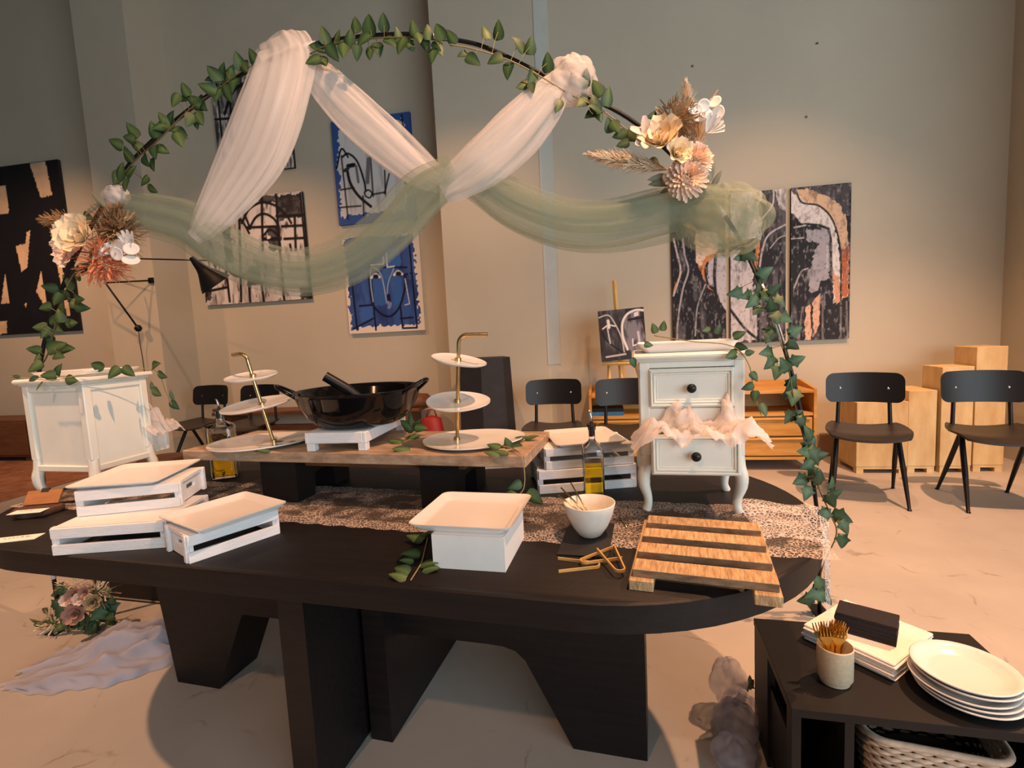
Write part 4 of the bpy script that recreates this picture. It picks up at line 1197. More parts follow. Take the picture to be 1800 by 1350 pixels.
class Paint:
    """a picture painted in wall coordinates; px() reads a spot off the photograph onto the canvas plane"""
    def __init__(s, x0, x1, z0, z1, y, nx, nz, base):
        s.b = (x0, x1, z0, z1); s.y = y; s.nx, s.nz = nx, nz
        s.X, s.Z = np.meshgrid(np.linspace(x0, x1, nx), np.linspace(z0, z1, nz))
        s.I = np.empty(s.X.shape + (3,)); s.I[:] = base

    def px(s, pts): return np.array([(lambda p: (p.x, p.z))(on_y(a, b, s.y)) for a, b in pts])

    def mask(s, P):
        ins = np.zeros(s.X.shape, bool); n = len(P)
        for i in range(n):
            (x0, z0), (x1, z1) = P[i], P[(i + 1) % n]
            c = ((z0 > s.Z) != (z1 > s.Z)) & (s.X < (x1 - x0) * (s.Z - z0) / (z1 - z0 + 1e-12) + x0)
            ins ^= c
        return ins

    def poly(s, pts, col, rough=0.0, seed=1, a=1.0):
        P = s.px(pts)
        X, Z = s.X, s.Z
        if rough:
            s.X = X + (vnoise(X * 40, Z * 40, seed) - 0.5) * rough; s.Z = Z + (vnoise(X * 40, Z * 40, seed + 5) - 0.5) * rough
        m = s.mask(P); s.X, s.Z = X, Z
        s.I[m] = s.I[m] * (1 - a) + np.array(col) * a
        return m

    def line(s, pts, w, col, smooth=0, a=1.0):
        P = s.px(pts)
        if smooth: P = catmull(P, smooth)
        d = np.full(s.X.shape, 9.0)
        for (x0, z0), (x1, z1) in zip(P, P[1:]):
            ex, ez = x1 - x0, z1 - z0; L = ex * ex + ez * ez + 1e-12
            t = np.clip(((s.X - x0) * ex + (s.Z - z0) * ez) / L, 0, 1)
            d = np.minimum(d, np.hypot(s.X - x0 - t * ex, s.Z - z0 - t * ez))
        k = np.clip((w * 0.6 - d) / (w * 0.25), 0, 1)[..., None] * a
        s.I = s.I * (1 - k) + np.array(col) * k

    def wash(s, col, scale, seed, lo, hi, amt, stretch=(1, 1), m=None):
        n = vnoise(s.X * scale * stretch[0] + 50, s.Z * scale * stretch[1] + 50, seed) * 0.65 + vnoise(s.X * scale * 2.7 * stretch[0] + 9, s.Z * scale * 2.7 * stretch[1] + 9, seed + 3) * 0.35
        k = np.clip((n - lo) / (hi - lo), 0, 1)[..., None] * amt
        if m is not None: k = k * m[..., None]
        s.I = s.I * (1 - k) + np.array(col) * k

    def hang(s, name, label, depth, edge, cat='painting', group=None, tilt=None):
        x0, x1, z0, z1 = s.b
        t = thing(name, label, cat, ((x0 + x1) / 2, s.y + depth / 2, z0), 0, group)
        w, h = (x1 - x0) / 2, z1 - z0
        MB().bbox(-w, w, -depth / 2, depth / 2, 0, h, 0.003).build('canvas', edge, t)
        me = bpy.data.meshes.new('painted_face')
        V = np.stack([s.X - (x0 + x1) / 2, np.full(s.X.shape, -depth / 2 - 0.001), s.Z - z0], -1).reshape(-1, 3)
        i = np.arange((s.nz - 1) * s.nx).reshape(s.nz - 1, s.nx)[:, :-1].ravel()
        Q = np.stack([i, i + 1, i + 1 + s.nx, i + s.nx], -1)
        me.vertices.add(len(V)); me.vertices.foreach_set('co', V.ravel())
        me.loops.add(Q.size); me.loops.foreach_set('vertex_index', Q.ravel().astype(np.int32))
        me.polygons.add(len(Q)); me.polygons.foreach_set('loop_start', np.arange(0, Q.size, 4, dtype=np.int32))
        me.update(); me.materials.append(MATS['painted'])
        set_col(me, s.I.reshape(-1, 3))
        link('painted_face', me, t)
        return t


YF = YB - 0.04
def R4(a, b, c, d, y):
    """rectangle from left x at a, right x at b, top z at c, bottom z at d (pixels)"""
    return on_y(*a, y).x, on_y(*b, y).x, on_y(*d, y).z, on_y(*c, y).z


# large black and cream abstract at far left
r = R4((0, 588), (130, 500), (40, 288), (70, 585), YF)
p = Paint(r[0] - 0.75, r[1], r[2], r[3], YF, 150, 160, C8(24, 24, 30))
CR = C8(236, 204, 166)
for q in ([(52, 287), (80, 284), (92, 343), (72, 348)], [(-10, 328), (10, 326), (16, 375), (-10, 378)], [(47, 408), (53, 405), (48, 470), (38, 478), (28, 433), (45, 428)],
          [(88, 402), (98, 398), (124, 555), (118, 556)], [(2, 534), (9, 482), (17, 532)], [(72, 477), (84, 538), (76, 534), (64, 512)], [(-12, 566), (12, 564), (12, 586), (-12, 588)],
          [(43, 535), (47, 532), (46, 540)], [(-60, 420), (-30, 400), (-20, 480), (-50, 520)], [(-90, 320), (-50, 300), (-45, 360), (-80, 380)]):
    p.poly(q, CR, 0.01)
p.wash(C8(40, 40, 52), 6, 4, 0.4, 0.9, 0.25)
p.hang('abstract_painting', 'large black and cream abstract canvas at the far left', 0.038, 'canvas_edge')

# grey architectural face painting, upper left
r = R4((385, 290), (517, 290), (430, 135), (470, 300), YF)
p = Paint(r[0], r[1], r[2], r[3], YF, 110, 130, C8(150, 146, 142))
for q in ([(383, 200), (400, 200), (405, 300), (388, 300)], [(498, 268), (514, 266), (516, 294), (500, 296)], [(475, 272), (497, 270), (498, 296), (476, 297)], [(405, 210), (430, 208), (430, 290), (408, 292)]):
    p.poly(q, WHT, 0.01)
p.wash(BLK, 14, 3, 0.35, 0.7, 0.85, (1.6, 0.4)); p.wash(WHT, 22, 9, 0.62, 0.8, 0.8, (1.4, 0.4))
for q in ([(380, 140), (396, 300)], [(402, 140), (412, 300)], [(425, 150), (432, 300)], [(470, 140), (478, 300)], [(495, 140), (500, 300)], [(378, 210), (518, 200)], [(378, 272), (518, 264)]):
    p.line(q, 0.03, BLK)
p.line([(395, 200), (410, 160), (440, 145), (470, 160), (485, 200)], 0.04, BLK, 20); p.line([(405, 200), (425, 172), (445, 170), (460, 195)], 0.03, BLK, 20)
p.hang('grid_painting', 'black and white grid painting behind the upper white drape', 0.038, 'canvas_edge')

# grey face painting, lower left
r = R4((362, 530), (540, 450), (470, 342), (455, 531), YF)
p = Paint(r[0], r[1], r[2], r[3], YF, 180, 160, C8(222, 218, 216))
p.wash(C8(120, 118, 120), 10, 21, 0.45, 0.8, 0.7, (1.5, 0.5)); p.wash(BLK, 16, 22, 0.66, 0.85, 0.9, (1.6, 0.5))
for q in ([(487, 345), (528, 340), (531, 380), (490, 388)], [(455, 345), (483, 343), (484, 355), (457, 358)], [(392, 400), (405, 398), (412, 460), (396, 462)], [(470, 400), (492, 398), (496, 440), (474, 440)],
          [(436, 470), (456, 468), (460, 500), (440, 502)], [(527, 505), (545, 503), (546, 525), (528, 527)], [(362, 478), (372, 476), (372, 528), (364, 530)]):
    m_ = p.poly(q, C8(90, 88, 92), 0.03); p.wash(BLK, 20, 31, 0.3, 0.7, 0.8, (1, 1), m_)
for q in ([(420, 350), (424, 530)], [(460, 342), (462, 440)], [(485, 342), (492, 440), (500, 530)], [(528, 340), (546, 527)], [(400, 375), (405, 460)], [(486, 380), (536, 378)], [(496, 398), (540, 396)],
          [(500, 420), (540, 418)], [(434, 400), (490, 398)], [(398, 478), (404, 530)], [(436, 480), (440, 530)], [(460, 500), (464, 530)], [(366, 512), (400, 505)], [(436, 500), (466, 496)], [(510, 430), (512, 440)], [(518, 380), (520, 440)],
          [(362, 530), (366, 470)], [(400, 345), (404, 380)]):
    p.line(q, 0.034, BLK)
for q in ([(425, 392), (438, 368), (460, 356), (485, 362), (503, 378), (512, 392)], [(438, 402), (450, 382), (465, 376), (482, 385), (490, 400)], [(410, 360), (428, 375), (440, 402)], [(418, 380), (430, 395), (438, 410)]):
    p.line(q, 0.032, BLK, 24)
p.line([(396, 460), (404, 478), (420, 486), (438, 478)], 0.03, BLK, 20); p.line([(462, 415), (475, 404), (490, 415)], 0.03, BLK, 12); p.line([(465, 420), (487, 420)], 0.05, BLK)
p.line([(471, 418), (474, 417)], 0.03, WHT)
p.hang('face_painting', 'wide black and white face painting under the sage drape', 0.038, 'canvas_edge')

# white face painting with blue border
BLU, DBL = C8(58, 92, 160), C8(30, 52, 108)
r = R4((590, 320), (724, 260), (690, 200), (600, 396), YF)
p = Paint(r[0], r[1], r[2], r[3], YF, 140, 180, BLU)
p.wash(C8(60, 100, 190), 8, 41, 0.5, 0.9, 0.4)
m_ = p.poly([(592, 232), (706, 212), (714, 240), (712, 340), (716, 370), (640, 376), (600, 384), (596, 300)], C8(226, 226, 226), 0.07, 3)
p.wash(C8(168, 166, 168), 9, 42, 0.5, 0.85, 0.7, (2, 0.4), m_)
for q in ([(600, 274), (612, 385)], [(638, 345), (640, 385)], [(598, 334), (622, 330)], [(596, 365), (634, 362)], [(650, 260), (656, 345)], [(676, 300), (678, 345)], [(655, 342), (676, 338)], [(692, 215), (694, 240)], [(706, 202), (712, 245)], [(684, 306), (676, 340)]):
    p.line(q, 0.022, BLK, a=0.9)
p.line([(592, 296), (600, 262), (612, 276)], 0.022, BLK, 14)
p.line([(610, 298), (616, 322), (630, 344), (652, 363)], 0.034, BLK, 20); p.line([(602, 276), (612, 270), (628, 284), (640, 318), (643, 336)], 0.024, BLK, 20)
p.line([(612, 292), (622, 290)], 0.05, BLK); p.line([(618, 290), (620, 289)], 0.025, BLK)
p.line([(643, 345), (641, 338), (648, 334), (654, 340), (650, 348), (643, 345)], 0.018, BLK, 16); p.line([(606, 300), (612, 296)], 0.04, C8(60, 58, 60))
p.line([(626, 292), (630, 320)], 0.03, C8(120, 118, 120)); p.line([(648, 280), (646, 320)], 0.05, C8(120, 118, 122))
p.hang('face_painting', 'white line face with a blue border behind the right white drape', 0.038, 'canvas_blue')

# blue face painting with white border
r = R4((606, 480), (741, 490), (733, 408), (690, 583), YF)
p = Paint(r[0], r[1], r[2], r[3], YF, 170, 190, C8(236, 228, 216))
m_ = p.poly([(604, 418), (726, 412), (738, 572), (640, 574), (618, 582), (612, 500)], BLU, 0.06, 6)
p.wash(C8(34, 54, 108), 7, 51, 0.4, 0.75, 0.75, (1.5, 0.6), m_); p.wash(C8(66, 112, 182), 6, 55, 0.55, 0.8, 0.8, (1.4, 0.5), m_)
p.poly([(655, 490), (678, 488), (680, 535), (660, 538)], C8(56, 100, 172), 0.02); p.poly([(690, 485), (706, 488), (706, 525), (694, 540)], C8(56, 100, 172), 0.02)
p.poly([(680, 440), (702, 434), (706, 466), (682, 470)], C8(60, 108, 182), 0.02); p.poly([(632, 540), (654, 538), (656, 562), (634, 566)], C8(62, 104, 178), 0.03)
NV = C8(16, 24, 58)
for q in ([(618, 490), (628, 580)], [(650, 470), (661, 580)], [(622, 578), (656, 560)], [(718, 412), (733, 576)], [(704, 540), (708, 577), (733, 576)], [(632, 538), (656, 536)], [(704, 560), (726, 558)], [(648, 470), (716, 470)], [(724, 480), (706, 484)]):
    p.line(q, 0.022, NV)
p.line([(648, 480), (654, 530), (668, 550), (686, 556), (702, 540), (711, 510), (712, 485)], 0.026, NV, 30)
p.line([(680, 532), (672, 490), (663, 474), (652, 472), (652, 500), (656, 530)], 0.016, C8(150, 170, 200), 26); p.line([(681, 532), (682, 500), (692, 472)], 0.014, C8(150, 170, 200), 12)
p.line([(652, 466), (674, 464), (674, 452)], 0.016, C8(220, 226, 236)); p.line([(679, 446), (681, 470), (693, 468)], 0.016, C8(220, 226, 236)); p.line([(712, 490), (720, 534), (712, 536)], 0.014, C8(180, 190, 214))
for cx, cy in ((660, 486), (700, 481)):
    p.line([(cx - 7, cy + 2), (cx, cy - 4), (cx + 7, cy + 1)], 0.03, C8(224, 228, 232), 10); p.line([(cx - 1, cy), (cx + 2, cy)], 0.05, BLK)
p.line([(683, 520), (684, 530)], 0.05, NV); p.line([(682, 532), (686, 534), (684, 540)], 0.04, C8(120, 140, 190)); p.line([(706, 430), (716, 460), (720, 490)], 0.02, C8(70, 90, 150), 14)
p.hang('face_painting', 'blue face with white border on the wall left of the pillar', 0.038, 'canvas_white')

# triptych on the right wall
YT = YR - 0.035
BR_, OR = C8(60, 56, 58), C8(216, 138, 78)
top, bot = on_y(1440, 326, YT).z, on_y(1440, 597, YT).z
xs = [(on_y(1182, 500, YT).x, on_y(1276, 500, YT).x), (on_y(1284, 500, YT).x, on_y(1381, 500, YT).x), (on_y(1390, 500, YT).x, on_y(1494, 500, YT).x)]
tri = []
for k, (a, b) in enumerate(xs):
    p = Paint(a, b, bot, top, YT, 100, 260, C8(32, 30, 34))
    p.wash(C8(120, 116, 122), 11, 61 + k, 0.56, 0.8, 0.6, (1.6, 0.35))
    L = []
    # first panel shapes
    p.poly([(1222, 420), (1262, 440), (1252, 462), (1240, 466), (1244, 498), (1256, 520), (1262, 524), (1244, 505), (1232, 480), (1222, 455)], OR, 0.02)
    p.poly([(1222, 405), (1262, 410), (1262, 440), (1240, 452), (1230, 470), (1222, 455)], C8(238, 212, 186), 0.02)
    p.poly([(1244, 462), (1262, 446), (1300, 440), (1320, 440), (1325, 500), (1330, 560), (1332, 598), (1285, 598), (1275, 545), (1258, 510), (1244, 498)], C8(196, 192, 198), 0.03)
    p.poly([(1196, 480), (1200, 474), (1192, 500), (1184, 522), (1183, 510)], OR, 0.01)
    p.line([(1184, 420), (1190, 445), (1196, 478), (1184, 520)], 0.016, C8(210, 200, 196), 24); p.line([(1200, 420), (1204, 450), (1210, 476), (1200, 510), (1192, 560), (1190, 598)], 0.016, C8(180, 176, 180), 30)
    p.line([(1240, 500), (1226, 540), (1222, 590)], 0.014, C8(170, 166, 172), 16); p.line([(1258, 450), (1256, 490), (1262, 530), (1290, 565), (1320, 595)], 0.03, BLK, 24)
    p.line([(1244, 462), (1240, 475), (1244, 498), (1258, 510)], 0.022, BLK, 16)
    # second panel
    p.poly([(1284, 330), (1340, 333), (1338, 350), (1330, 362), (1340, 390), (1338, 420), (1284, 420)], C8(226, 222, 222), 0.02)
    p.poly([(1361, 330), (1386, 330), (1386, 375), (1370, 365)], C8(228, 224, 222), 0.01); p.poly([(1328, 426), (1336, 420), (1332, 470), (1326, 480)], OR, 0.02)
    p.poly([(1284, 440), (1312, 445), (1324, 470), (1326, 520), (1331, 560), (1331, 600), (1284, 600)], C8(206, 202, 206), 0.04)
    p.wash(C8(110, 106, 112), 12, 66, 0.5, 0.75, 0.7, (1.5, 0.6)) if k == 1 else None
    p.line([(1360, 330), (1358, 360), (1340, 384)], 0.014, C8(210, 206, 206), 14); p.line([(1386, 392), (1352, 412), (1340, 440), (1334, 480)], 0.016, C8(190, 186, 190), 20)
    p.line([(1390, 412), (1370, 418), (1354, 436)], 0.012, C8(170, 166, 170), 12); p.line([(1366, 332), (1372, 356), (1388, 374)], 0.016, C8(200, 196, 198), 12)
    p.line([(1284, 545), (1310, 578), (1334, 598)], 0.026, BLK, 10); p.line([(1332, 520), (1333, 600)], 0.02, BLK)
    # third panel
    p.poly([(1390, 336), (1425, 356), (1450, 364), (1466, 392), (1474, 430), (1478, 480), (1476, 530), (1466, 532), (1462, 470), (1456, 420), (1440, 396), (1412, 396), (1390, 372)], C8(230, 226, 224), 0.02)
    p.poly([(1398, 334), (1420, 332), (1452, 345), (1476, 358), (1488, 380), (1492, 440), (1492, 518), (1478, 528), (1476, 420), (1462, 384), (1440, 362), (1412, 356)], C8(224, 190, 156), 0.02)
    p.poly([(1478, 440), (1491, 430), (1492, 516), (1479, 526)], C8(190, 108, 66), 0.03); p.poly([(1464, 480), (1475, 486), (1476, 530), (1468, 536)], C8(222, 160, 122), 0.02)
    p.poly([(1418, 402), (1456, 404), (1460, 440), (1458, 490), (1444, 494), (1442, 512), (1424, 518), (1420, 480), (1430, 450), (1440, 430), (1436, 424), (1420, 424)], C8(170, 168, 178), 0.03)
    p.poly([(1416, 540), (1424, 534), (1426, 596), (1414, 598)], C8(230, 186, 160), 0.015); p.poly([(1428, 530), (1442, 516), (1440, 570), (1430, 594)], C8(222, 180, 152), 0.015)
    p.line([(1392, 396), (1418, 394), (1440, 396), (1456, 402), (1460, 420), (1461, 494), (1444, 496), (1440, 512), (1420, 520)], 0.024, BLK)
    p.line([(1398, 334), (1410, 356), (1440, 362), (1464, 388), (1477, 440), (1478, 528)], 0.016, BLK, 30)
    p.line([(1396, 400), (1416, 396)], 0.014, C8(190, 186, 188)); p.line([(1390, 420), (1412, 418)], 0.012, C8(190, 186, 188)); p.line([(1396, 506), (1408, 478), (1420, 472)], 0.014, C8(180, 176, 180), 10)
    p.line([(1454, 430), (1454, 470)], 0.012, C8(200, 198, 204))
    p.poly([(1436, 330), (1494, 320), (1494, 380), (1484, 376), (1474, 355), (1450, 344)], C8(74, 72, 76), 0.02)
    p.poly([(1466, 540), (1494, 520), (1494, 600), (1440, 600), (1446, 560)], C8(40, 37, 40), 0.02)
    for q in ([(1410, 540), (1404, 598)], [(1446, 530), (1446, 598)], [(1478, 540), (1478, 598)], [(1488, 530), (1490, 598)]): p.line(q, 0.016, C8(120, 112, 112))
    p.wash(BLK, 26, 70 + k, 0.6, 0.8, 0.5, (1.5, 0.5)); p.wash(C8(170, 166, 168), 48, 90 + k, 0.62, 0.82, 0.5, (1.3, 0.5)); p.wash(BLK, 60, 95 + k, 0.6, 0.85, 0.45)
    tri.append(p.hang('triptych_panel', ('left narrow panel of the black, white and rust triptych', 'middle narrow panel of the black, white and rust triptych', 'right narrow panel of the black, white and rust triptych')[k], 0.03, 'canvas_edge', 'painting', 'triptych panels on the right wall'))

# small canvas on the easel
YE = 4.60
r = R4((1056, 590), (1137, 590), (1100, 540), (1100, 630), YE)
p = Paint(r[0], r[1], r[2], r[3], YE, 90, 110, C8(52, 50, 54))
p.wash(C8(110, 108, 116), 12, 81, 0.45, 0.8, 0.7, (1.4, 0.5))
p.poly([(1100, 600), (1100, 560), (1110, 548), (1128, 544), (1136, 590), (1138, 620), (1112, 620)], C8(128, 126, 136), 0.01)
p.wash(BLK, 16, 85, 0.55, 0.75, 0.7, (1.6, 0.5))
p.line([(1104, 612), (1097, 590), (1097, 566), (1106, 550), (1122, 543), (1136, 544)], 0.02, WHT, 24); p.line([(1056, 554), (1072, 550), (1082, 562), (1094, 590), (1098, 616)], 0.012, C8(190, 188, 192), 20)
p.line([(1072, 560), (1073, 572)], 0.025, WHT); p.line([(1062, 574), (1072, 568), (1084, 570)], 0.012, WHT, 10); p.line([(1060, 580), (1066, 592), (1078, 604), (1094, 616)], 0.014, BLK, 14)
p.line([(1070, 572), (1074, 600)], 0.012, C8(200, 198, 200)); p.poly([(1118, 548), (1126, 545), (1126, 553), (1118, 555)], C8(226, 222, 226)); p.line([(1108, 560), (1136, 556)], 0.02, BLK); p.line([(1124, 582), (1126, 604)], 0.02, C8(200, 196, 200)); p.line([(1114, 594), (1114, 606), (1120, 604)], 0.01, WHT)
p.line([(1066, 624), (1100, 620)], 0.016, C8(190, 188, 190))
sc = p.hang('easel_canvas', 'small charcoal canvas standing on the pine easel', 0.03, 'canvas_edge')
sc.rotation_euler = (math.radians(-4), math.radians(-2.5), math.radians(2)); sc.location.z = 0.994

# ------------------------------------------------------------------ flower arch: hoop, drapes, garlands, bouquets
hoop_px = [(112, 1110), (95, 1020), (74, 820), (70, 645), (120, 480), (200, 330), (260, 255), (370, 165), (470, 108), (560, 75), (700, 60), (800, 70), (870, 90), (1000, 155), (1115, 215), (1225, 320), (1310, 440), (1390, 650), (1435, 890), (1441, 1062)]
fa = thing('flower_arch', 'tall thin black metal arch standing behind the table', 'arch', (float(A_L[0]), float(A_L[1]), 0))
f0 = Vector((float(A_L[0]), float(A_L[1]), 0))
HP = [on_arch(*q) for q in hoop_px]
HP[0].z = 0.0; HP[0].x, HP[0].y = HP[1].x + 0.01, HP[1].y
HP[-1].z = 0.0
H = catmull([p - f0 for p in HP], 150)
H[:, 2] = np.maximum(H[:, 2], 0.006)
MB().tube(H, 0.0085, 10).build('hoop', 'black_steel', fa, True)
for k, (a, b) in enumerate(((0.462, 0.475), (0.553, 0.572), (0.80, 0.818), (0.865, 0.885), (0.06, 0.085))):
    i0, i1 = int(a * 149), int(b * 149)
    MB().tube(H[i0:i1 + 2], 0.0098, 10).build('tape_wrap', 'tape', fa, True)
for p in (H[0], H[-1]):
    MB().bbox(p[0] - 0.03, p[0] + 0.03, p[1] - 0.06, p[1] + 0.06, 0.0, 0.006, 0.001).build('foot_plate', 'black_steel', fa)


def drape(name, label, pts, m, seed, a0, amp, layers=2, flat=0.30, n=80, cat='drape', ends=(0.0, 0.0)):
    """gathered tulle along a path: pts (px, py, width px, metres in front of the arch); a0 +- amp is the weave's opacity"""
    rs = np.random.RandomState(seed)
    C3 = catmull([tuple(on_arch(a, b, d)) for a, b, w, d in pts], n)
    Wd = np.interp(np.linspace(0, len(pts) - 1, n), range(len(pts)), [w * 2.1 / 900 for a, b, w, d in pts])
    Wd = np.convolve(np.pad(Wd, 4, 'edge'), np.ones(9) / 9, 'valid')
    nrm = np.array([A_N[0], A_N[1], 0]); mb = MB(); K = 72; alpha = []
    for l in range(layers):
        ph = rs.uniform(0, 6.28, 6); rows = []; sc = 1.0 - 0.22 * l
        for i in range(n):
            t = C3[min(i + 1, n - 1)] - C3[max(i - 1, 0)]; t /= np.linalg.norm(t)
            nn = nrm - t * nrm.dot(t); nn /= np.linalg.norm(nn); sd = np.cross(t, nn)
            s = i / (n - 1); w = Wd[i] * sc; row = []
            for j in range(K):
                a = 2 * math.pi * j / K
                q = 1 + 0.07 * math.sin(3 * a + ph[0] + 2.5 * s) + 0.06 * math.sin(5 * a + ph[1] - 3 * s) + 0.05 * math.sin(8 * a + ph[2] + 2 * s) + 0.03 * math.sin(13 * a + ph[3])
                x = 0.5 * math.cos(a) * q + 0.12 * l * math.sin(4 * s + ph[4]); y = flat * math.sin(a) * q
                row.append(C3[i] + sd * x * w + nn * y * w)
            rows.append(row)
        mb.grid(rows, close=True)
        jj, ii = np.meshgrid(np.arange(K) / K, np.arange(n) / (n - 1))
        th = np.minimum(jj, 1 - jj) * 2
        st = 0.6 * vnoise(th * 17 + seed * 7, ii * 3.2 + 5, seed + l) + 0.4 * vnoise(th * 41 + seed, ii * 6 + 9, seed + 9 + l)
        al = a0 + amp * 2 * (st - 0.5)
        alpha.append(al.ravel())
    o = mb.build(name, m, None, True)
    set_col(o.data, np.clip(np.concatenate(alpha), 0.03, 0.97)[:, None].repeat(3, 1))
    return tag(o, label, cat, 'tulle swags on the arch')


drape('white_drape', 'wide white tulle hanging down from the arch top to the left', [(489, 76, 92, -0.01), (496, 100, 104, 0.02), (484, 150, 106, 0.04), (466, 205, 112, 0.05), (440, 270, 112, 0.05), (402, 335, 88, 0.05), (364, 390, 58, 0.05), (340, 418, 26, 0.05)], 'white_tulle', 1, 0.50, 0.34, 2, 0.16)
drape('white_drape', 'white tulle hanging from the arch top down to the right', [(540, 108, 30, -0.02), (565, 140, 62, -0.04), (620, 198, 78, -0.04), (680, 252, 76, -0.03), (735, 298, 62, -0.01), (775, 322, 40, 0.0)], 'white_tulle', 2, 0.50, 0.36, 2, 0.2)
drape('white_drape', 'white tulle running from the right knot down to the middle', [(985, 140, 44, 0.02), (950, 185, 70, 0.04), (905, 235, 86, 0.04), (850, 285, 84, 0.04), (805, 318, 66, 0.03), (778, 335, 44, 0.02)], 'white_tulle', 3, 0.48, 0.34, 2, 0.2)
drape('sage_drape', 'long sage tulle sagging between the left bouquet and the middle', [(215, 362, 40, 0.02), (255, 376, 74, 0.02), (330, 394, 84, 0.02), (385, 430, 86, 0.02), (455, 463, 84, 0.02), (530, 476, 80, 0.02), (610, 455, 84, 0.02), (680, 402, 84, 0.02), (740, 338, 84, 0.02), (800, 300, 60, 0.02)], 'sage_tulle', 4, 0.27, 0.22, 3, 0.28, 110)
drape('sage_drape', 'long sage tulle running from the middle to the right puff', [(800, 298, 56, 0.0), (850, 325, 68, 0.0), (910, 362, 82, 0.0), (990, 392, 84, 0.0), (1070, 396, 86, 0.0), (1150, 380, 90, 0.01), (1220, 364, 84, 0.02), (1262, 356, 60, 0.02)], 'sage_tulle', 5, 0.30, 0.22, 3, 0.28, 90)


def puff(name, label, cx, cy, r, m, seed, off=0.03, sx=1.0, sy=1.0, a0=0.3, amp=0.2, group='tulle swags on the arch'):
    rs = np.random.RandomState(seed); mb = MB(); c = on_arch(cx, cy, off); k = 2.1 / 900; alpha = []
    NI, NJ = 40, 72
    for l in range(3):
        ph = rs.uniform(0, 6.28, 8); rows = []
        R = r * k * (1 - 0.2 * l)
        for i in range(NI):
            th = math.pi * i / (NI - 1); row = []
            for j in range(NJ):
                f = 2 * math.pi * j / NJ
                cr = abs(math.sin(2.5 * f + 2 * th + ph[0])) ** 0.6 * 0.16 + abs(math.sin(3.5 * th - 1.5 * f + ph[1])) ** 0.6 * 0.14
                q = 0.84 + cr + 0.05 * math.sin(9 * f - 4 * th + ph[2]) * math.sin(th)
                row.append((c.x + R * sx * q * math.sin(th) * math.cos(f), c.y + 0.75 * R * q * math.sin(th) * math.sin(f), c.z + R * sy * q * math.cos(th)))
            rows.append(row)
        mb.grid(rows, close=True)
        ff, tt = np.meshgrid(np.arange(NJ) / NJ, np.arange(NI) / (NI - 1)); ff = np.minimum(ff, 1 - ff) * 2
        alpha.append((a0 + amp * 2 * (vnoise(ff * 9 + tt * 5, tt * 9 + seed, seed + l) - 0.5)).ravel())
    o = mb.build(name, m, None, True)
    set_col(o.data, np.clip(np.concatenate(alpha), 0.03, 0.97)[:, None].repeat(3, 1))
    return tag(o, label, 'drape', group)


puff('sage_puff', 'gathered puff of sage tulle at the right end of the swag', 1272, 388, 66, 'sage_tulle', 6, 0.06, 1.05, 0.84, 0.26, 0.2)
puff('white_knot', 'knot of white tulle tied on the arch right of the top', 1004, 142, 40, 'white_tulle', 7, 0.0, 1.0, 0.95, 0.5, 0.3)
puff('white_knot', 'white scarf knot on the arch above the left bouquet', 204, 345, 20, 'white_tulle', 8, 0.02, 1.2, 0.9, 0.55, 0.25)


# leaves ------------------------------------------------------------------
def leaf_mesh(name, outline, fold, ca, cb, cv):
    """outline: right half (x, y) from base to tip"""
    mb = MB(); n = len(outline)
    for x, y in outline: mb.v.append((x, y, fold * x + 0.08 * math.sin(3 * y)))
    for x, y in outline: mb.v.append((-x, y, fold * x + 0.08 * math.sin(3 * y)))
    for x, y in outline: mb.v.append((0, y, 0.08 * math.sin(3 * y)))
    for i in range(n - 1):
        mb.f.append((2 * n + i, i, i + 1, 2 * n + i + 1)); mb.f.append((n + i, 2 * n + i, 2 * n + i + 1, n + i + 1))
    me = bpy.data.meshes.new(name); me.from_pydata(mb.v, [], mb.f); me.validate(); me.materials.append(MATS['leaf'])
    me.polygons.foreach_set('use_smooth', [True] * len(me.polygons))
    cols = np.array([ca] * n + [cb] * n + [cv] * n); 
    V = np.array(mb.v)
    set_col(me, cols[:len(me.vertices)])
    return me


heart = [(0.0, 0.0), (0.10, -0.05), (0.24, -0.02), (0.35, 0.12), (0.36, 0.32), (0.28, 0.55), (0.15, 0.80), (0.0, 1.0)]
ivy = [(0.0, 0.0), (0.12, -0.08), (0.30, -0.14), (0.30, 0.08), (0.52, 0.22), (0.34, 0.38), (0.26, 0.56), (0.14, 0.80), (0.0, 1.0)]
LEAF = [leaf_mesh('garland_leaf', heart, -0.25, C8(36, 60, 34), C8(29, 51, 28), C8(85, 112, 63)),
        leaf_mesh('garland_leaf', heart, 0.18, C8(25, 47, 28), C8(33, 57, 34), C8(69, 97, 57)),
        leaf_mesh('garland_leaf', heart, -0.30, C8(44, 67, 34), C8(36, 57, 29), C8(91, 114, 66))]
IVY = [leaf_mesh('ivy_leaf', ivy, -0.2, C8(36, 65, 39), C8(31, 57, 34), C8(67, 99, 69)),
       leaf_mesh('ivy_leaf', ivy, 0.15, C8(47, 81, 55), C8(40, 72, 48), C8(76, 111, 81)),
       leaf_mesh('ivy_leaf', ivy, -0.3, C8(25, 49, 28), C8(28, 52, 31), C8(56, 84, 55))]
OLIVE = leaf_mesh('leaf', [(0, 0), (0.12, 0.15), (0.17, 0.42), (0.12, 0.72), (0, 1)], -0.2, C8(62, 81, 54), C8(53, 73, 46), C8(85, 107, 77))
DRY = leaf_mesh('dried_leaf', [(0, 0), (0.10, 0.15), (0.16, 0.45), (0.10, 0.78), (0, 1)], -0.3, C8(118, 117, 97), C8(107, 104, 84), C8(127, 131, 112))
VIEW = Vector((float(A_N[0]), float(A_N[1]), 0.15))


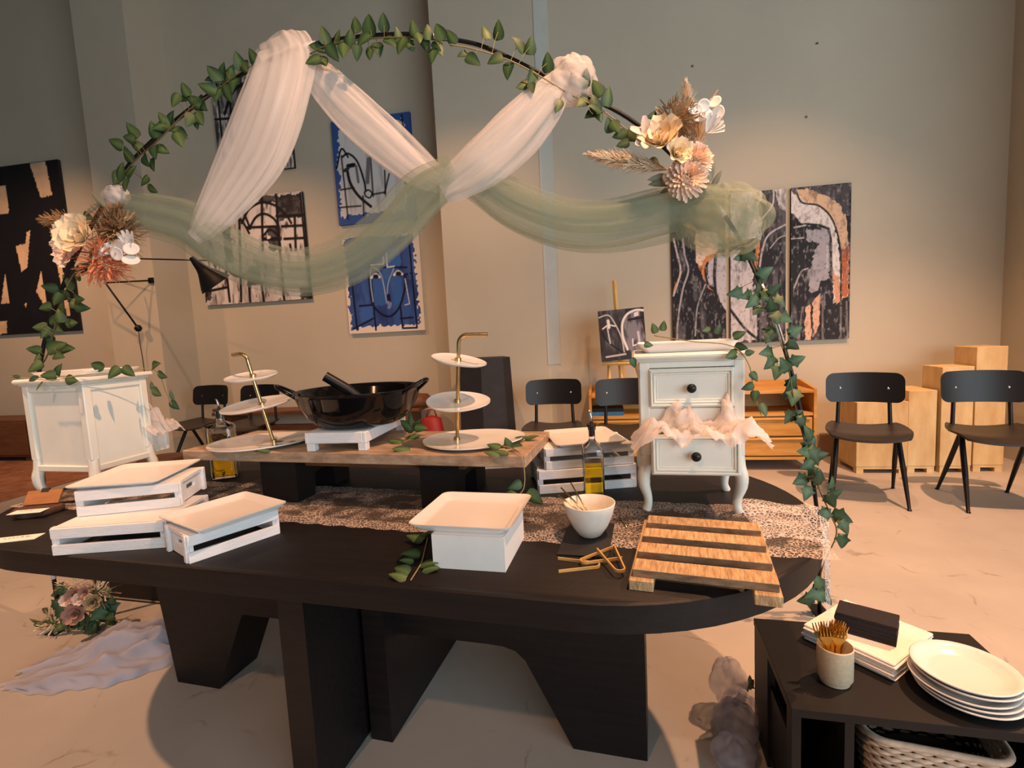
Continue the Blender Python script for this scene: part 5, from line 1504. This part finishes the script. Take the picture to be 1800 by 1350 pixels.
def put_leaf(parent, p0, me, pos, ang, size, rnd, name='leaf', facing=None, tip=None):
    """ang: direction of the tip seen from the viewer's side (0 right, 90 up)"""
    sd = Vector((float(A_D[0]), float(A_D[1]), 0)); up = Vector((0, 0, 1))
    tip = tip or sd * math.cos(math.radians(ang)) + up * math.sin(math.radians(ang)) + VIEW * rnd.uniform(-0.2, 0.35)
    nrm = (facing or VIEW) + sd * rnd.uniform(-0.45, 0.45) + up * rnd.uniform(-0.45, 0.35)
    o = bpy.data.objects.new(name, me); COL.objects.link(o); o.parent = parent
    M_ = frame_matrix(pos - p0 - tip.normalized() * size * 0.45, tip, nrm, size)
    o.matrix_local = M_ if hasattr(o, 'matrix_local') else M_
    return o


def garland(name, label, stem_px, leaves, meshes, off, seed, smat='stem', size=0.066, cat='garland'):
    rnd = random.Random(seed)
    base = on_arch(*stem_px[0], off); base = Vector((base.x, base.y, base.z))
    t = thing(name, label, cat, base)
    S = catmull([tuple(on_arch(a, b, off + rnd.uniform(-0.01, 0.02)) - base) for a, b in stem_px], len(stem_px) * 8)
    MB().tube(S, 0.0028, 6).build('vine_stem', smat, t, True)
    W = [Vector(s) + base for s in S]
    tw = MB()
    for L in leaves:
        x, y = L[0], L[1]; sc = L[3] if len(L) > 3 else 1.0
        p = on_arch(x, y, off + rnd.uniform(-0.02, 0.035))
        q = min(W, key=lambda w: (w - p).length)
        if len(L) > 2 and L[2] is not None: ang = L[2]
        else:
            d = p - q; ang = math.degrees(math.atan2(d.z, d.x)) + rnd.uniform(-30, 30)
            if d.length < 0.02: ang = rnd.uniform(200, 340)
        put_leaf(t, base, rnd.choice(meshes), p, ang, size * sc * rnd.uniform(0.88, 1.12), rnd)
        if 0.025 < (p - q).length < 0.35: tw.tube([q - base, (q - base).lerp(p - base, 0.5) + Vector((0, 0, 0.006)), p - base], 0.0012, 4)
    if tw.v: tw.build('twigs', smat, t)['kind'] = 'stuff'
    return t


arch_l = [(203, 252, 150), (232, 229, 120), (227, 243, 160), (225, 272, 100), (270, 228, 100), (290, 213, 120), (302, 207, 60), (285, 222, 200), (273, 268, 280), (285, 263, 330), (268, 290, 290), (230, 300, 30), (206, 313, 240), (220, 325, 280),
          (254, 318, 220, .8), (268, 333, 330, .8), (325, 157, 110), (308, 176, 240), (322, 172, 200), (356, 183, 300), (355, 190, 330), (334, 212, 250), (350, 208, 300), (345, 215, 280), (318, 234, 320), (315, 245, 290), (377, 130, 130), (393, 123, 80),
          (420, 108, 100), (375, 140, 190), (405, 130, 60), (400, 165, 290, 1.2), (385, 165, 250, 1.2), (445, 100, 110), (240, 255, 140), (258, 283, 300), (212, 300, 60), (300, 225, 320), (340, 178, 140), (365, 155, 160), (412, 150, 260), (430, 118, 300)]
arch_m = [(570, 63, 100), (592, 65, 60), (604, 78, 300), (604, 88, 270), (586, 93, 300), (568, 107, 300), (550, 106, 200), (625, 44, 95), (650, 46, 90, 1.2), (675, 40, 88), (628, 93, 260), (650, 93, 270), (665, 88, 280), (687, 75, 320), (705, 80, 250, 1.1),
          (720, 78, 300, 1.1), (747, 75, 280), (752, 57, 90), (727, 50, 95, .8), (773, 57, 110), (771, 85, 290), (760, 98, 265), (793, 65, 120), (640, 72, 220), (615, 68, 70), (700, 62, 100, .8), (736, 66, 280, .9), (560, 84, 170)]
arch_r = [(854, 57, 110), (876, 53, 85), (911, 80, 130), (933, 80, 80), (814, 97, 200, .7), (832, 107, 320), (871, 106, 200), (894, 125, 260), (963, 110, 90), (934, 137, 240), (922, 150, 200), (935, 155, 280, .8), (962, 170, 210), (981, 186, 250), (1009, 143, 110),
          (1029, 138, 80), (1050, 155, 115), (1068, 170, 80), (1023, 180, 220), (1045, 183, 100), (1040, 202, 210), (1053, 204, 290, .8), (1070, 220, 100), (1082, 223, 290), (1090, 237, 190), (1112, 240, 330), (1095, 253, 190, .7), (1046, 192, 160)]
garland('leaf_garland', 'leafy green garland climbing the left curve of the arch', [(200, 330), (235, 285), (285, 240), (330, 195), (380, 158), (430, 122), (470, 108)], arch_l, LEAF, 0.025, 11)
garland('leaf_garland', 'leafy green garland along the top of the arch', [(545, 95), (580, 78), (650, 68), (720, 66), (790, 72)], arch_m, LEAF, 0.025, 12)
garland('leaf_garland', 'sparse green garland on the right curve beside the white knot', [(790, 78), (840, 88), (900, 108), (960, 140), (1000, 165), (1060, 195), (1110, 235)], arch_r, LEAF, 0.045, 13, 'pale_stem')
arch_d = [(147, 470, 20), (88, 505, 170), (100, 525, 230), (80, 540, 190), (140, 525, 350), (133, 535, 330), (145, 540, 350), (105, 555, 100), (95, 565, 200), (125, 568, 0), (70, 575, 180), (80, 585, 230), (105, 580, 330), (60, 615, 170), (65, 632, 220),
          (100, 610, 20, 1.2), (118, 613, 0), (105, 625, 340), (62, 645, 220), (135, 480, 60), (118, 497, 110), (110, 540, 60), (90, 600, 240), (112, 520, 200)]
garland('leaf_garland', 'leafy green garland hanging down the left leg of the arch', [(140, 465), (120, 500), (105, 540), (95, 580), (85, 620), (72, 645)], arch_d, LEAF, 0.02, 14)
ivy_r = [(1290, 515, 190), (1310, 520, 200), (1320, 532, 220), (1335, 510, 100), (1345, 522, 250), (1362, 508, 40), (1372, 530, 300), (1365, 560, 270), (1352, 590, 240, 1.3), (1398, 580, 20), (1395, 608, 330), (1345, 620, 190), (1353, 640, 220), (1366, 655, 250),
         (1402, 632, 20), (1388, 683, 100, 1.2), (1395, 700, 250, 1.1), (1385, 735, 230), (1400, 728, 30), (1410, 745, 280), (1425, 780, 60, 1.2), (1432, 802, 290, 1.2), (1418, 818, 210), (1442, 800, 10), (1406, 845, 200), (1417, 868, 250), (1460, 848, 80), (1462, 882, 300),
         (1450, 908, 250), (1482, 910, 330, 1.2), (1485, 928, 290), (1480, 952, 270), (1330, 545, 230), (1355, 535, 100), (1380, 560, 330), (1378, 640, 120), (1392, 668, 60), (1420, 760, 120), (1412, 795, 170), (1470, 865, 30), (1300, 452, 200), (1318, 450, 320), (1345, 478, 30),
         (1430, 1045, 200, 1.2), (1452, 1050, 300, 1.2), (1415, 1055, 190), (1447, 1030, 60), (1436, 1020, 120), (1440, 838, 90), (1426, 835, 240)]
garland('ivy_garland', 'ivy garland winding down the right leg of the arch', [(1315, 450), (1345, 520), (1370, 580), (1385, 640), (1395, 700), (1410, 760), (1428, 820), (1440, 860), (1460, 905), (1470, 940), (1445, 1000), (1438, 1060)], ivy_r, IVY, 0.02, 15, size=0.062)


def vine_on(name, label, pts, leaves, seed, meshes, size, smat='stem'):
    """vine lying on things: pts / leaves as room points"""
    rnd = random.Random(seed); base = Vector(pts[0]); t = thing(name, label, 'vine', base)
    S = catmull([tuple(Vector(p) - base) for p in pts], len(pts) * 8)
    MB().tube(S, 0.0016, 6).build('vine_stem', smat, t, True)
    for p, ang, sc, flat in leaves:
        put_leaf(t, base, rnd.choice(meshes), Vector(p), ang, size * sc, rnd, facing=Vector((0, -0.35, 1)) if flat else None,
                 tip=Vector((math.cos(math.radians(ang)), math.sin(math.radians(ang)), 0.12)) if flat else None)
    return t


Lz = lambda x, y, z, ang, sc=1.0: (on_z(x, y, z), ang, sc, True)
Ly = lambda x, y, Y, ang, sc=1.0: (on_y(x, y, Y), ang, sc, False)
CT = TZ + 0.462
vine_on('trailing_vine', 'vine trailing over the tray and side of the camera-facing cabinet', [on_y(1150, 590, 1.50), on_y(1215, 600, 1.455), on_y(1285, 608, 1.44), on_y(1316, 640, 1.43), on_y(1325, 690, 1.42), on_y(1338, 730, 1.40)],
        [Ly(1150, 577, 1.6, 110, .9), Ly(1166, 573, 1.6, 85, .9), Ly(1300, 588, 1.5, 20, 1), Ly(1303, 610, 1.44, 340, .9), Ly(1286, 624, 1.43, 200, 1.1), Ly(1242, 580, 1.6, 190, .8), Ly(1262, 578, 1.6, 70, .9), Ly(1113, 638, 1.43, 290, .8),
         Ly(1326, 662, 1.42, 300, .8), Ly(1314, 680, 1.41, 200, .9), Ly(1327, 697, 1.41, 270, .9), Ly(1343, 720, 1.40, 280, 1.0), Ly(1140, 606, 1.43, 350, .7), Ly(1318, 620, 1.42, 10, .7)], 21, LEAF, 0.036, 'pale_stem')
vine_on('trailing_vine', 'vine trailing along the top of the left cabinet', [on_y(18, 662, 1.40), on_y(90, 668, 1.40), on_y(140, 660, 1.41), on_y(200, 655, 1.50), on_y(270, 650, 1.60), on_y(292, 690, 1.66), on_y(305, 720, 1.68)],
        [Ly(172, 643, 1.5, 160, 1), Ly(200, 655, 1.45, 230, 1), Ly(226, 653, 1.5, 320, 1), Ly(275, 642, 1.6, 10, 1), Ly(285, 660, 1.62, 340, .9), Ly(268, 680, 1.62, 100, .9), Ly(275, 690, 1.6, 330, 1), Ly(302, 695, 1.68, 100, .9), Ly(308, 712, 1.68, 310, .9),
         Ly(60, 665, 1.40, 200, 1), Ly(85, 660, 1.40, 180, 1), Ly(105, 650, 1.42, 60, .9), Ly(125, 668, 1.40, 350, 1), Ly(30, 662, 1.40, 170, .8), Ly(70, 678, 1.40, 240, .8)], 22, LEAF + [OLIVE], 0.050, 'pale_stem')
vine_on('trailing_vine', 'vine lying on the riser board under the right tiered stand', [on_z(700, 778, RZ + 0.004), on_z(725, 765, RZ + 0.004), on_z(735, 750, RZ + 0.02), on_z(718, 735, RZ + 0.05)],
        [Lz(705, 790, RZ + 0.006, 200), Lz(695, 776, RZ + 0.006, 170), Lz(715, 783, RZ + 0.006, 320), Ly(722, 738, 1.74, 90, 1.1), Ly(732, 745, 1.74, 40, 1.1), Ly(716, 748, 1.74, 140, 1.1), Lz(728, 768, RZ + 0.006, 30), Ly(740, 752, 1.72, 350, .9)], 23, [OLIVE] + LEAF[:1], 0.055, 'pale_stem')
vine_on('trailing_vine', 'vine hanging off the right end of the riser board', [on_z(860, 780, RZ + 0.02), on_z(900, 788, RZ + 0.012), on_y(915, 800, 1.40), on_y(922, 830, 1.38), on_y(920, 860, 1.37), on_y(905, 875, 1.36)],
        [Ly(893, 780, 1.5, 110, .9), Lz(868, 784, RZ + 0.02, 160), Lz(915, 770, RZ + 0.012, 20), Lz(935, 768, RZ + 0.012, 0), Lz(880, 795, RZ + 0.012, 200), Lz(865, 797, RZ + 0.012, 180), Ly(905, 853, 1.37, 200, .9), Ly(897, 880, 1.34, 240, 1.2), Ly(940, 875, 1.36, 320, 1.2), Lz(908, 785, RZ + 0.014, 330)], 24, LEAF, 0.046, 'pale_stem')
vine_on('trailing_vine', 'short vine under the left tiered stand', [on_z(445, 790, RZ + 0.004), on_z(470, 785, RZ + 0.004), on_z(500, 775, RZ + 0.004), on_z(530, 770, RZ + 0.004)],
        [Lz(462, 792, RZ + 0.006, 200), Lz(455, 790, RZ + 0.006, 120), Lz(490, 778, RZ + 0.006, 180), Lz(518, 778, RZ + 0.006, 190), Lz(470, 788, RZ + 0.006, 300), Lz(540, 768, RZ + 0.006, 20)], 25, [OLIVE] + LEAF[:1], 0.045, 'pale_stem')
vine_on('trailing_vine', 'vine creeping out from under the plain white box', [on_z(722, 1020, TZ + 0.004), on_z(740, 990, TZ + 0.005), on_z(747, 965, TZ + 0.006), on_z(752, 945, TZ + 0.006)],
        [Lz(700, 1012, TZ + 0.008, 180), Lz(707, 1003, TZ + 0.010, 160), Lz(722, 975, TZ + 0.012, 190, 1.1), Lz(715, 985, TZ + 0.008, 200, .8), Lz(730, 945, TZ + 0.014, 170, 1.2), Lz(755, 990, TZ + 0.010, 350, 1.1), Lz(758, 1000, TZ + 0.006, 0), Lz(745, 940, TZ + 0.012, 60)], 26, LEAF, 0.042, 'pale_stem')


# flowers ------------------------------------------------------------------
def petal(mb, base, out, up, L, W, cup, n=4):
    out, up = Vector(out).normalized(), Vector(up); up = (up - out * up.dot(out)).normalized(); sd = out.cross(up)
    rows = []
    for i in range(n + 1):
        t = i / n; w = W * (0.35 + 0.65 * math.sin(math.pi * (0.12 + 0.70 * t))) * (1 - 0.25 * t ** 4)
        lift = cup * math.sin(t * 1.5) * L
        rows.append([base + out * (L * t) + up * (lift + cup * W * 0.5 * u * u) + sd * (u * w * 0.5) for u in (-1, -0.5, 0, 0.5, 1)])
    mb.grid(rows)


def rose(r, face, m, name, parent, pos, seed, turns=(3, 5, 7), tight=1.0):
    rnd = random.Random(seed); f = Vector(face).normalized(); ref = Vector((0, 0, 1)) if abs(f.z) < 0.9 else Vector((1, 0, 0))
    a = f.cross(ref).normalized(); b = f.cross(a); mb = MB()
    for k, n in enumerate(turns):
        tilt = (1.25 - 0.42 * k) * tight
        for i in range(n):
            q = 2 * math.pi * (i / n + 0.13 * k) + rnd.uniform(-0.1, 0.1)
            d = a * math.cos(q) + b * math.sin(q)
            out = d * math.cos(tilt) + f * math.sin(tilt)
            petal(mb, Vector((0, 0, 0)) + d * r * 0.06 - f * r * 0.1, out, f * math.cos(tilt) - d * math.sin(tilt) if tilt > 0.8 else f, r * (0.62 + 0.19 * k), r * (0.62 + 0.10 * k), 0.35)
    o = mb.build(name, m, parent, True); o.location = pos
    return o


def dahlia(r, face, m, name, parent, pos, seed, n=110):
    rnd = random.Random(seed); f = Vector(face).normalized(); ref = Vector((0, 0, 1)) if abs(f.z) < 0.9 else Vector((1, 0, 0))
    a = f.cross(ref).normalized(); b = f.cross(a); mb = MB()
    for i in range(n):
        t = (i + 0.5) / n; th = math.acos(1 - t * 1.35); q = i * 2.399963
        d = f * math.cos(th) + (a * math.cos(q) + b * math.sin(q)) * math.sin(th)
        petal(mb, d * r * 0.35, d, f, r * (0.45 + 0.25 * t) * rnd.uniform(0.9, 1.1), r * 0.22, 0.2, 2)
    o = mb.build(name, m, parent, True); o.location = pos
    return o


def plume(parent, pos0, pos1, w, m, name, seed, n=260):
    """feathery grass head"""
    rnd = random.Random(seed); p0, p1 = Vector(pos0), Vector(pos1); ax = (p1 - p0); L = ax.length; ax.normalize()
    ref = Vector((0, 1, 0)) if abs(ax.y) < 0.8 else Vector((1, 0, 0)); a = ax.cross(ref).normalized(); b = ax.cross(a); mb = MB()
    for i in range(n):
        t = rnd.random(); q = rnd.uniform(0, 6.28); d = a * math.cos(q) + b * math.sin(q)
        env = math.sin(math.pi * (0.12 + 0.84 * t)) * w * rnd.uniform(0.4, 1.0)
        s = p0 + ax * (L * t * 0.9); e = s + ax * L * rnd.uniform(0.10, 0.2) + d * env; sd = ax.cross(d) * 0.0018
        mb.add([s - sd, s + sd, e + sd * 0.5, e - sd * 0.5], [(0, 1, 2, 3)])
    mb.tube([p0 - ax * L * 0.3, p1], [0.002, 0.001], 5)
    o = mb.build(name, m, parent); o['kind'] = 'stuff'
    return o


def discs(parent, pts, r, m, name, seed, facing):
    rnd = random.Random(seed)
    for p in pts:
        mb = MB().lathe([(0, 0.0008), (r * 0.8, 0.0022), (r, 0.0045), (r, 0.0055), (r * 0.8, 0.0034), (0, 0.002)], 14)
        o = mb.build(name, m, parent, True); f = Vector(facing) + Vector((rnd.uniform(-.7, .7), rnd.uniform(-.4, .4), rnd.uniform(-.6, .6)))
        o.matrix_local = Matrix.Translation(p) @ f.to_track_quat('Z', 'Y').to_matrix().to_4x4() @ Matrix.Diagonal((rnd.uniform(.85, 1.1), rnd.uniform(.75, 1.1), 1, 1))


def sprig(parent, c, r, m, name, seed, n=150, l=0.02):
    rnd = random.Random(seed); mb = MB()
    for i in range(n):
        d = Vector((rnd.gauss(0, 1), rnd.gauss(0, 0.7), rnd.gauss(0, 1))).normalized(); s = d * r * rnd.uniform(0.3, 1.0)
        e = s + (d + Vector((rnd.uniform(-.6, .6), rnd.uniform(-.6, .6), rnd.uniform(-.6, .6)))) * l; u = d.cross(Vector((0.3, 0.5, 0.8))).normalized() * 0.004
        mb.add([s - u * 0.4, e - u * 0.2 + d * l * 0.2, s + u, e + u], [(0, 1, 3, 2)])
    o = mb.build(name, m, parent); o.location = c; o['kind'] = 'stuff'
    return o


FV = Vector((float(A_N[0]), float(A_N[1]), 0.25))
PXM = 2.2 / 900
b0 = on_arch(1200, 290, 0.05)
bq = thing('flower_bouquet', 'cream and peach bouquet with dried grasses on the right of the arch', 'bouquet', b0)
A = lambda x, y, off: on_arch(x, y, off) - b0
rose(40 * PXM, FV + Vector((-0.4, 0, 0.3)), 'cream_petal', 'peony', bq, A(1163, 252, 0.09), 1, (4, 6, 8), 0.9)
rose(26 * PXM, FV + Vector((0.2, 0, -0.1)), 'cream_petal', 'rose', bq, A(1187, 272, 0.11), 2)
dahlia(30 * PXM, FV + Vector((0.3, 0, 0.3)), 'peach_petal', 'dahlia', bq, A(1221, 282, 0.09), 3)
dahlia(33 * PXM, FV + Vector((-0.1, 0, -0.2)), 'peach_petal', 'dahlia', bq, A(1206, 315, 0.10), 4)
mb = MB()
for q in range(5):
    aa = math.radians(20 + 72 * q); petal(mb, Vector((0, 0, 0)), (math.cos(aa), -0.25, math.sin(aa)), FV, 0.062, 0.030, 0.15)
mb.build('orchid', 'blush_petal', bq, True, loc=A(1133, 235, 0.10))
sprig(bq, A(1187, 215, 0.03), 0.075, 'dried_brown', 'seed_head', 5, 420, 0.022)
plume(bq, A(1212, 250, 0.02), A(1206, 145, 0.03), 0.055, 'pampas', 'pampas_plume', 6, 700)
plume(bq, A(1225, 270, 0.02), A(1234, 180, 0.03), 0.065, 'pampas', 'pampas_plume', 7, 700)
plume(bq, A(1175, 298, 0.05), A(1034, 272, 0.05), 0.055, 'pampas', 'pampas_plume', 8, 900)
discs(bq, [A(1222, 192, 0.08), A(1236, 186, 0.08), A(1257, 180, 0.04), A(1262, 198, 0.04), A(1240, 200, 0.05), A(1252, 208, 0.03), A(1230, 205, 0.05)], 0.026, 'white_petal', 'honesty_disc', 9, FV)
mb = MB()
for q in range(6):
    aa = math.radians(-20 + 22 * q); petal(mb, Vector((0, 0, 0)), (math.cos(aa), -0.3, math.sin(aa) * 0.8), FV, 0.065, 0.022, 0.2)
mb.build('white_spray', 'white_petal', bq, True, loc=A(1243, 232, 0.09))
MB().tube([A(1238, 205, 0.03), A(1247, 180, 0.03), A(1262, 158, 0.03)], 0.0022, 5).build('twig', 'coral', bq)
rnd = random.Random(3)
for x, y, an, sc in ((1168, 320, 185, .12), (1160, 312, 190, .10), (1175, 332, 200, .07), (1250, 300, 80, .11), (1258, 318, 60, .08), (1158, 200, 110, .06)):
    put_leaf(bq, b0, DRY, on_arch(x, y, 0.05), an, sc, rnd, 'dried_leaf')
for x, y, an, sc in ((1145, 288, 200, .06), (1147, 205, 60, .05), (1140, 212, 110, .045), (1236, 320, 330, .05)):
    put_leaf(bq, b0, LEAF[1], on_arch(x, y, 0.04), an, sc, rnd, 'leaf')

b0 = on_arch(165, 430, 0.06)
bq2 = thing('flower_bouquet', 'cream rose bouquet with brown pampas and coral sprigs on the left arch leg', 'bouquet', b0)
A = lambda x, y, off: on_arch(x, y, off) - b0
PX2 = 2.75 / 900
rose(30 * PX2, FV, 'cream_petal', 'rose', bq2, A(147, 418, 0.14), 11, (4, 6, 8), 0.85)
rose(34 * PX2, FV + Vector((-0.5, 0, -0.2)), 'peach_petal', 'rose', bq2, A(136, 432, 0.06), 12, (4, 7, 9), 0.6)
plume(bq2, A(150, 392, 0.05), A(70, 388, 0.05), 0.055, 'pampas_brown', 'pampas_plume', 13, 420)
plume(bq2, A(175, 420, 0.05), A(212, 360, 0.05), 0.105, 'pampas_brown', 'pampas_plume', 14, 520)
plume(bq2, A(180, 420, 0.03), A(238, 385, 0.05), 0.085, 'pampas_brown', 'pampas_plume', 15, 460)
sprig(bq2, A(208, 408, 0.06), 0.085, 'dried_brown', 'seed_head', 16, 360, 0.03)
sprig(bq2, A(178, 458, 0.07), 0.085, 'coral', 'coral_sprig', 17, 420, 0.03)
sprig(bq2, A(196, 468, 0.05), 0.055, 'coral', 'coral_sprig', 18, 200, 0.03)
discs(bq2, [A(190, 438, 0.10), A(200, 434, 0.10), A(212, 432, 0.10), A(206, 446, 0.11), A(220, 443, 0.09), A(231, 438, 0.10), A(230, 458, 0.10), A(186, 444, 0.08)], 0.030, 'white_petal', 'honesty_disc', 19, FV)
mb = MB()
for q in range(4):
    aa = math.radians(60 + 22 * q); petal(mb, Vector((0, 0, 0)), (math.cos(aa), -0.3, math.sin(aa)), FV, 0.075, 0.02, 0.1)
mb.build('white_spray', 'white_petal', bq2, True, loc=A(234, 436, 0.08))
for x, y, an, sc, me in ((155, 382, 340, .06, LEAF[1]), (150, 470, 20, .05, LEAF[1]), (160, 446, 280, .05, LEAF[2]), (175, 352, 130, .09, DRY), (165, 366, 220, .09, DRY)):
    put_leaf(bq2, b0, me, on_arch(x, y, 0.09), an, sc, rnd, 'leaf')

# floor bouquet and tulle at the left foot of the arch
b0 = Vector((-2.44, 1.88, 0.0))
bq3 = thing('flower_bouquet', 'dusty pink bouquet on the floor under the left table end', 'bouquet', b0)
fv = Vector((0.5, -0.8, 0.35)); Y3 = 1.84
A3 = lambda x, y, d=0.0: on_y(x, y, Y3 + d) - b0
for x, y, r, m_, s in ((132, 1045, 14, 'dusty_pink', 31), (142, 1052, 12, 'blush_petal', 32), (135, 1078, 20, 'dusty_pink', 33), (166, 1058, 15, 'dried_brown', 34), (150, 1040, 10, 'dusty_pink', 35), (118, 1055, 11, 'blush_petal', 36)):
    rose(r * 2.3 / 900 * 1.1, fv, m_, 'rose', bq3, A3(x, y, -0.03), s)
for x, y in ((130, 1030), (172, 1042), (95, 1095)): sprig(bq3, A3(x, y), 0.05, 'pampas', 'grass_sprig', x, 120, 0.03)
rnd = random.Random(9)
for i in range(56):
    x, y = rnd.uniform(98, 198), rnd.uniform(1030, 1112)
    put_leaf(bq3, b0, rnd.choice(IVY + LEAF), on_y(x, y, Y3 + rnd.uniform(-0.03, 0.1)), rnd.uniform(0, 360), rnd.uniform(0.05, 0.085), rnd, 'leaf')
for x, y, an in ((80, 1073, 40), (66, 1098, 190), (92, 1090, 330), (78, 1098, 200), (60, 1092, 150)):
    put_leaf(bq3, b0, LEAF[0], on_y(x, y, Y3), an, 0.05, rnd, 'leaf')
MB().tube([A3(100, 1112), A3(90, 1080), A3(66, 1098)], 0.002, 5).tube([A3(120, 1112), A3(130, 1060)], 0.003, 5).tube([A3(150, 1112), A3(165, 1050)], 0.003, 5).build('stems', 'stem', bq3)


def heap(name, label, c, L, W, hgt, rz, seed, prof, edge, a0, amp, fr=1.0):
    """cloth slumped on the floor: prof (u -> height share), edge (u -> half width share)"""
    rs = np.random.RandomState(seed); ph = rs.uniform(0, 6.28, 9); rows = []; alpha = []
    NU, NV_ = 90, 70
    for i in range(NU):
        u = i / (NU - 1); row = []
        wu = np.interp(u, np.linspace(0, 1, len(edge)), edge) * W * 0.5; hu = np.interp(u, np.linspace(0, 1, len(prof)), prof) * hgt
        for j in range(NV_):
            v = -1 + 2 * j / (NV_ - 1)
            rag = 1 + 0.05 * math.sin(17 * u + ph[6]) + 0.04 * math.sin(41 * u + ph[5])
            x = (u - 0.5) * L + 0.02 * math.sin(7 * v + ph[7]) + 0.012 * math.sin(19 * v + ph[8]); y = v * wu * rag
            env = (1 - abs(v) ** 2.4)
            r1 = 1 - abs(math.sin(fr * (4.2 * v + 2.2 * u) + ph[0])); r2 = 1 - abs(math.sin(fr * (7.5 * v - 3.5 * u) + ph[1])); r3 = 1 - abs(math.sin(fr * (3 * v + 9 * u) + ph[2]))
            f = 0.30 + 0.42 * r1 ** 2 + 0.25 * r2 ** 2 + 0.2 * r3 ** 2 + 0.05 * math.sin(23 * v + 17 * u + ph[3])
            row.append((x, y, 0.004 + hu * env * f))
        rows.append(row)
    mb = MB().grid(rows).grid([[(x * 0.97, y * 0.95, z * 0.7 + 0.002) for x, y, z in r_] for r_ in rows])
    o = mb.build(name, 'floor_tulle', None, True); o.location = c; o.rotation_euler = (0, 0, rz)
    vv, uu = np.meshgrid(np.linspace(0, 1, NV_), np.linspace(0, 1, NU))
    al = (a0 + amp * 2 * (vnoise(vv * 16 + uu * 4, uu * 9 + 3, seed) - 0.5)).ravel()
    set_col(o.data, np.clip(np.concatenate([al, al]), 0.05, 0.97)[:, None].repeat(3, 1))
    return tag(o, label, 'cloth')


tulle_mat('floor_tulle', C8(206, 208, 222))
heap('tulle_heap', 'pale blue-white tulle spread on the floor at the left arch foot', (-2.10, 1.675, 0.0), 0.60, 0.40, 0.17, math.radians(208), 41, [0.5, 1.0, 1.0, 0.8, 0.55, 0.3, 0.12], [0.55, 0.9, 1.0, 1.0, 0.9, 0.75, 0.5], 0.74, 0.2)


def bundle(name, label, lobes, m, seed, a0, amp):
    """gathered cloth lobes standing on the floor: (x, y, z, rx, ry, rz)"""
    rs = np.random.RandomState(seed); mb = MB(); alpha = []; NI, NJ = 30, 56
    for cx, cy, cz, rx, ry, rz_ in lobes:
        ph = rs.uniform(0, 6.28, 4); rows = []
        for i in range(NI):
            th = math.pi * i / (NI - 1); row = []
            for j in range(NJ):
                f = 2 * math.pi * j / NJ
                q = 0.82 + 0.16 * abs(math.sin(2.5 * f + 1.5 * th + ph[0])) ** 0.6 + 0.14 * abs(math.sin(3 * th - 1.5 * f + ph[1])) ** 0.7
                row.append((cx + rx * q * math.sin(th) * math.cos(f), cy + ry * q * math.sin(th) * math.sin(f), max(0.004, cz + rz_ * q * math.cos(th))))
            rows.append(row)
        mb.grid(rows, close=True)
        ff, tt = np.meshgrid(np.arange(NJ) / NJ, np.arange(NI) / (NI - 1)); ff = np.minimum(ff, 1 - ff) * 2
        alpha.append((a0 + amp * 2 * (vnoise(ff * 9, tt * 9 + seed, seed) - 0.5)).ravel())
    o = mb.build(name, m, None, True); set_col(o.data, np.clip(np.concatenate(alpha), 0.05, 0.97)[:, None].repeat(3, 1))
    return tag(o, label, 'cloth')


bundle('tulle_bundle', 'white tulle bundled on the floor between table and black shelf', [(0.365, 1.66, 0.11, 0.055, 0.06, 0.075), (0.355, 1.53, 0.065, 0.06, 0.075, 0.065), (0.385, 1.60, 0.06, 0.05, 0.06, 0.06), (0.33, 1.44, 0.05, 0.06, 0.05, 0.05)], 'floor_tulle', 43, 0.5, 0.2)
b0 = Vector((0.405, 1.70, 0.0)); sp = thing('ivy_sprig', 'dark ivy sprig beside the tulle at the black shelf', 'sprig', b0)
for x, y, an in ((1308, 1210, 200), (1320, 1202, 60), (1318, 1196, 90), (1300, 1213, 230)):
    put_leaf(sp, b0, IVY[2], on_y(x, y, 1.72), an, 0.035, rnd, 'leaf')
MB().tube([Vector((0, 0, 0)), on_y(1300, 1218, 1.72) - b0, on_y(1284, 1203, 1.72) - b0], 0.0015, 5).build('twig', 'stem', sp)
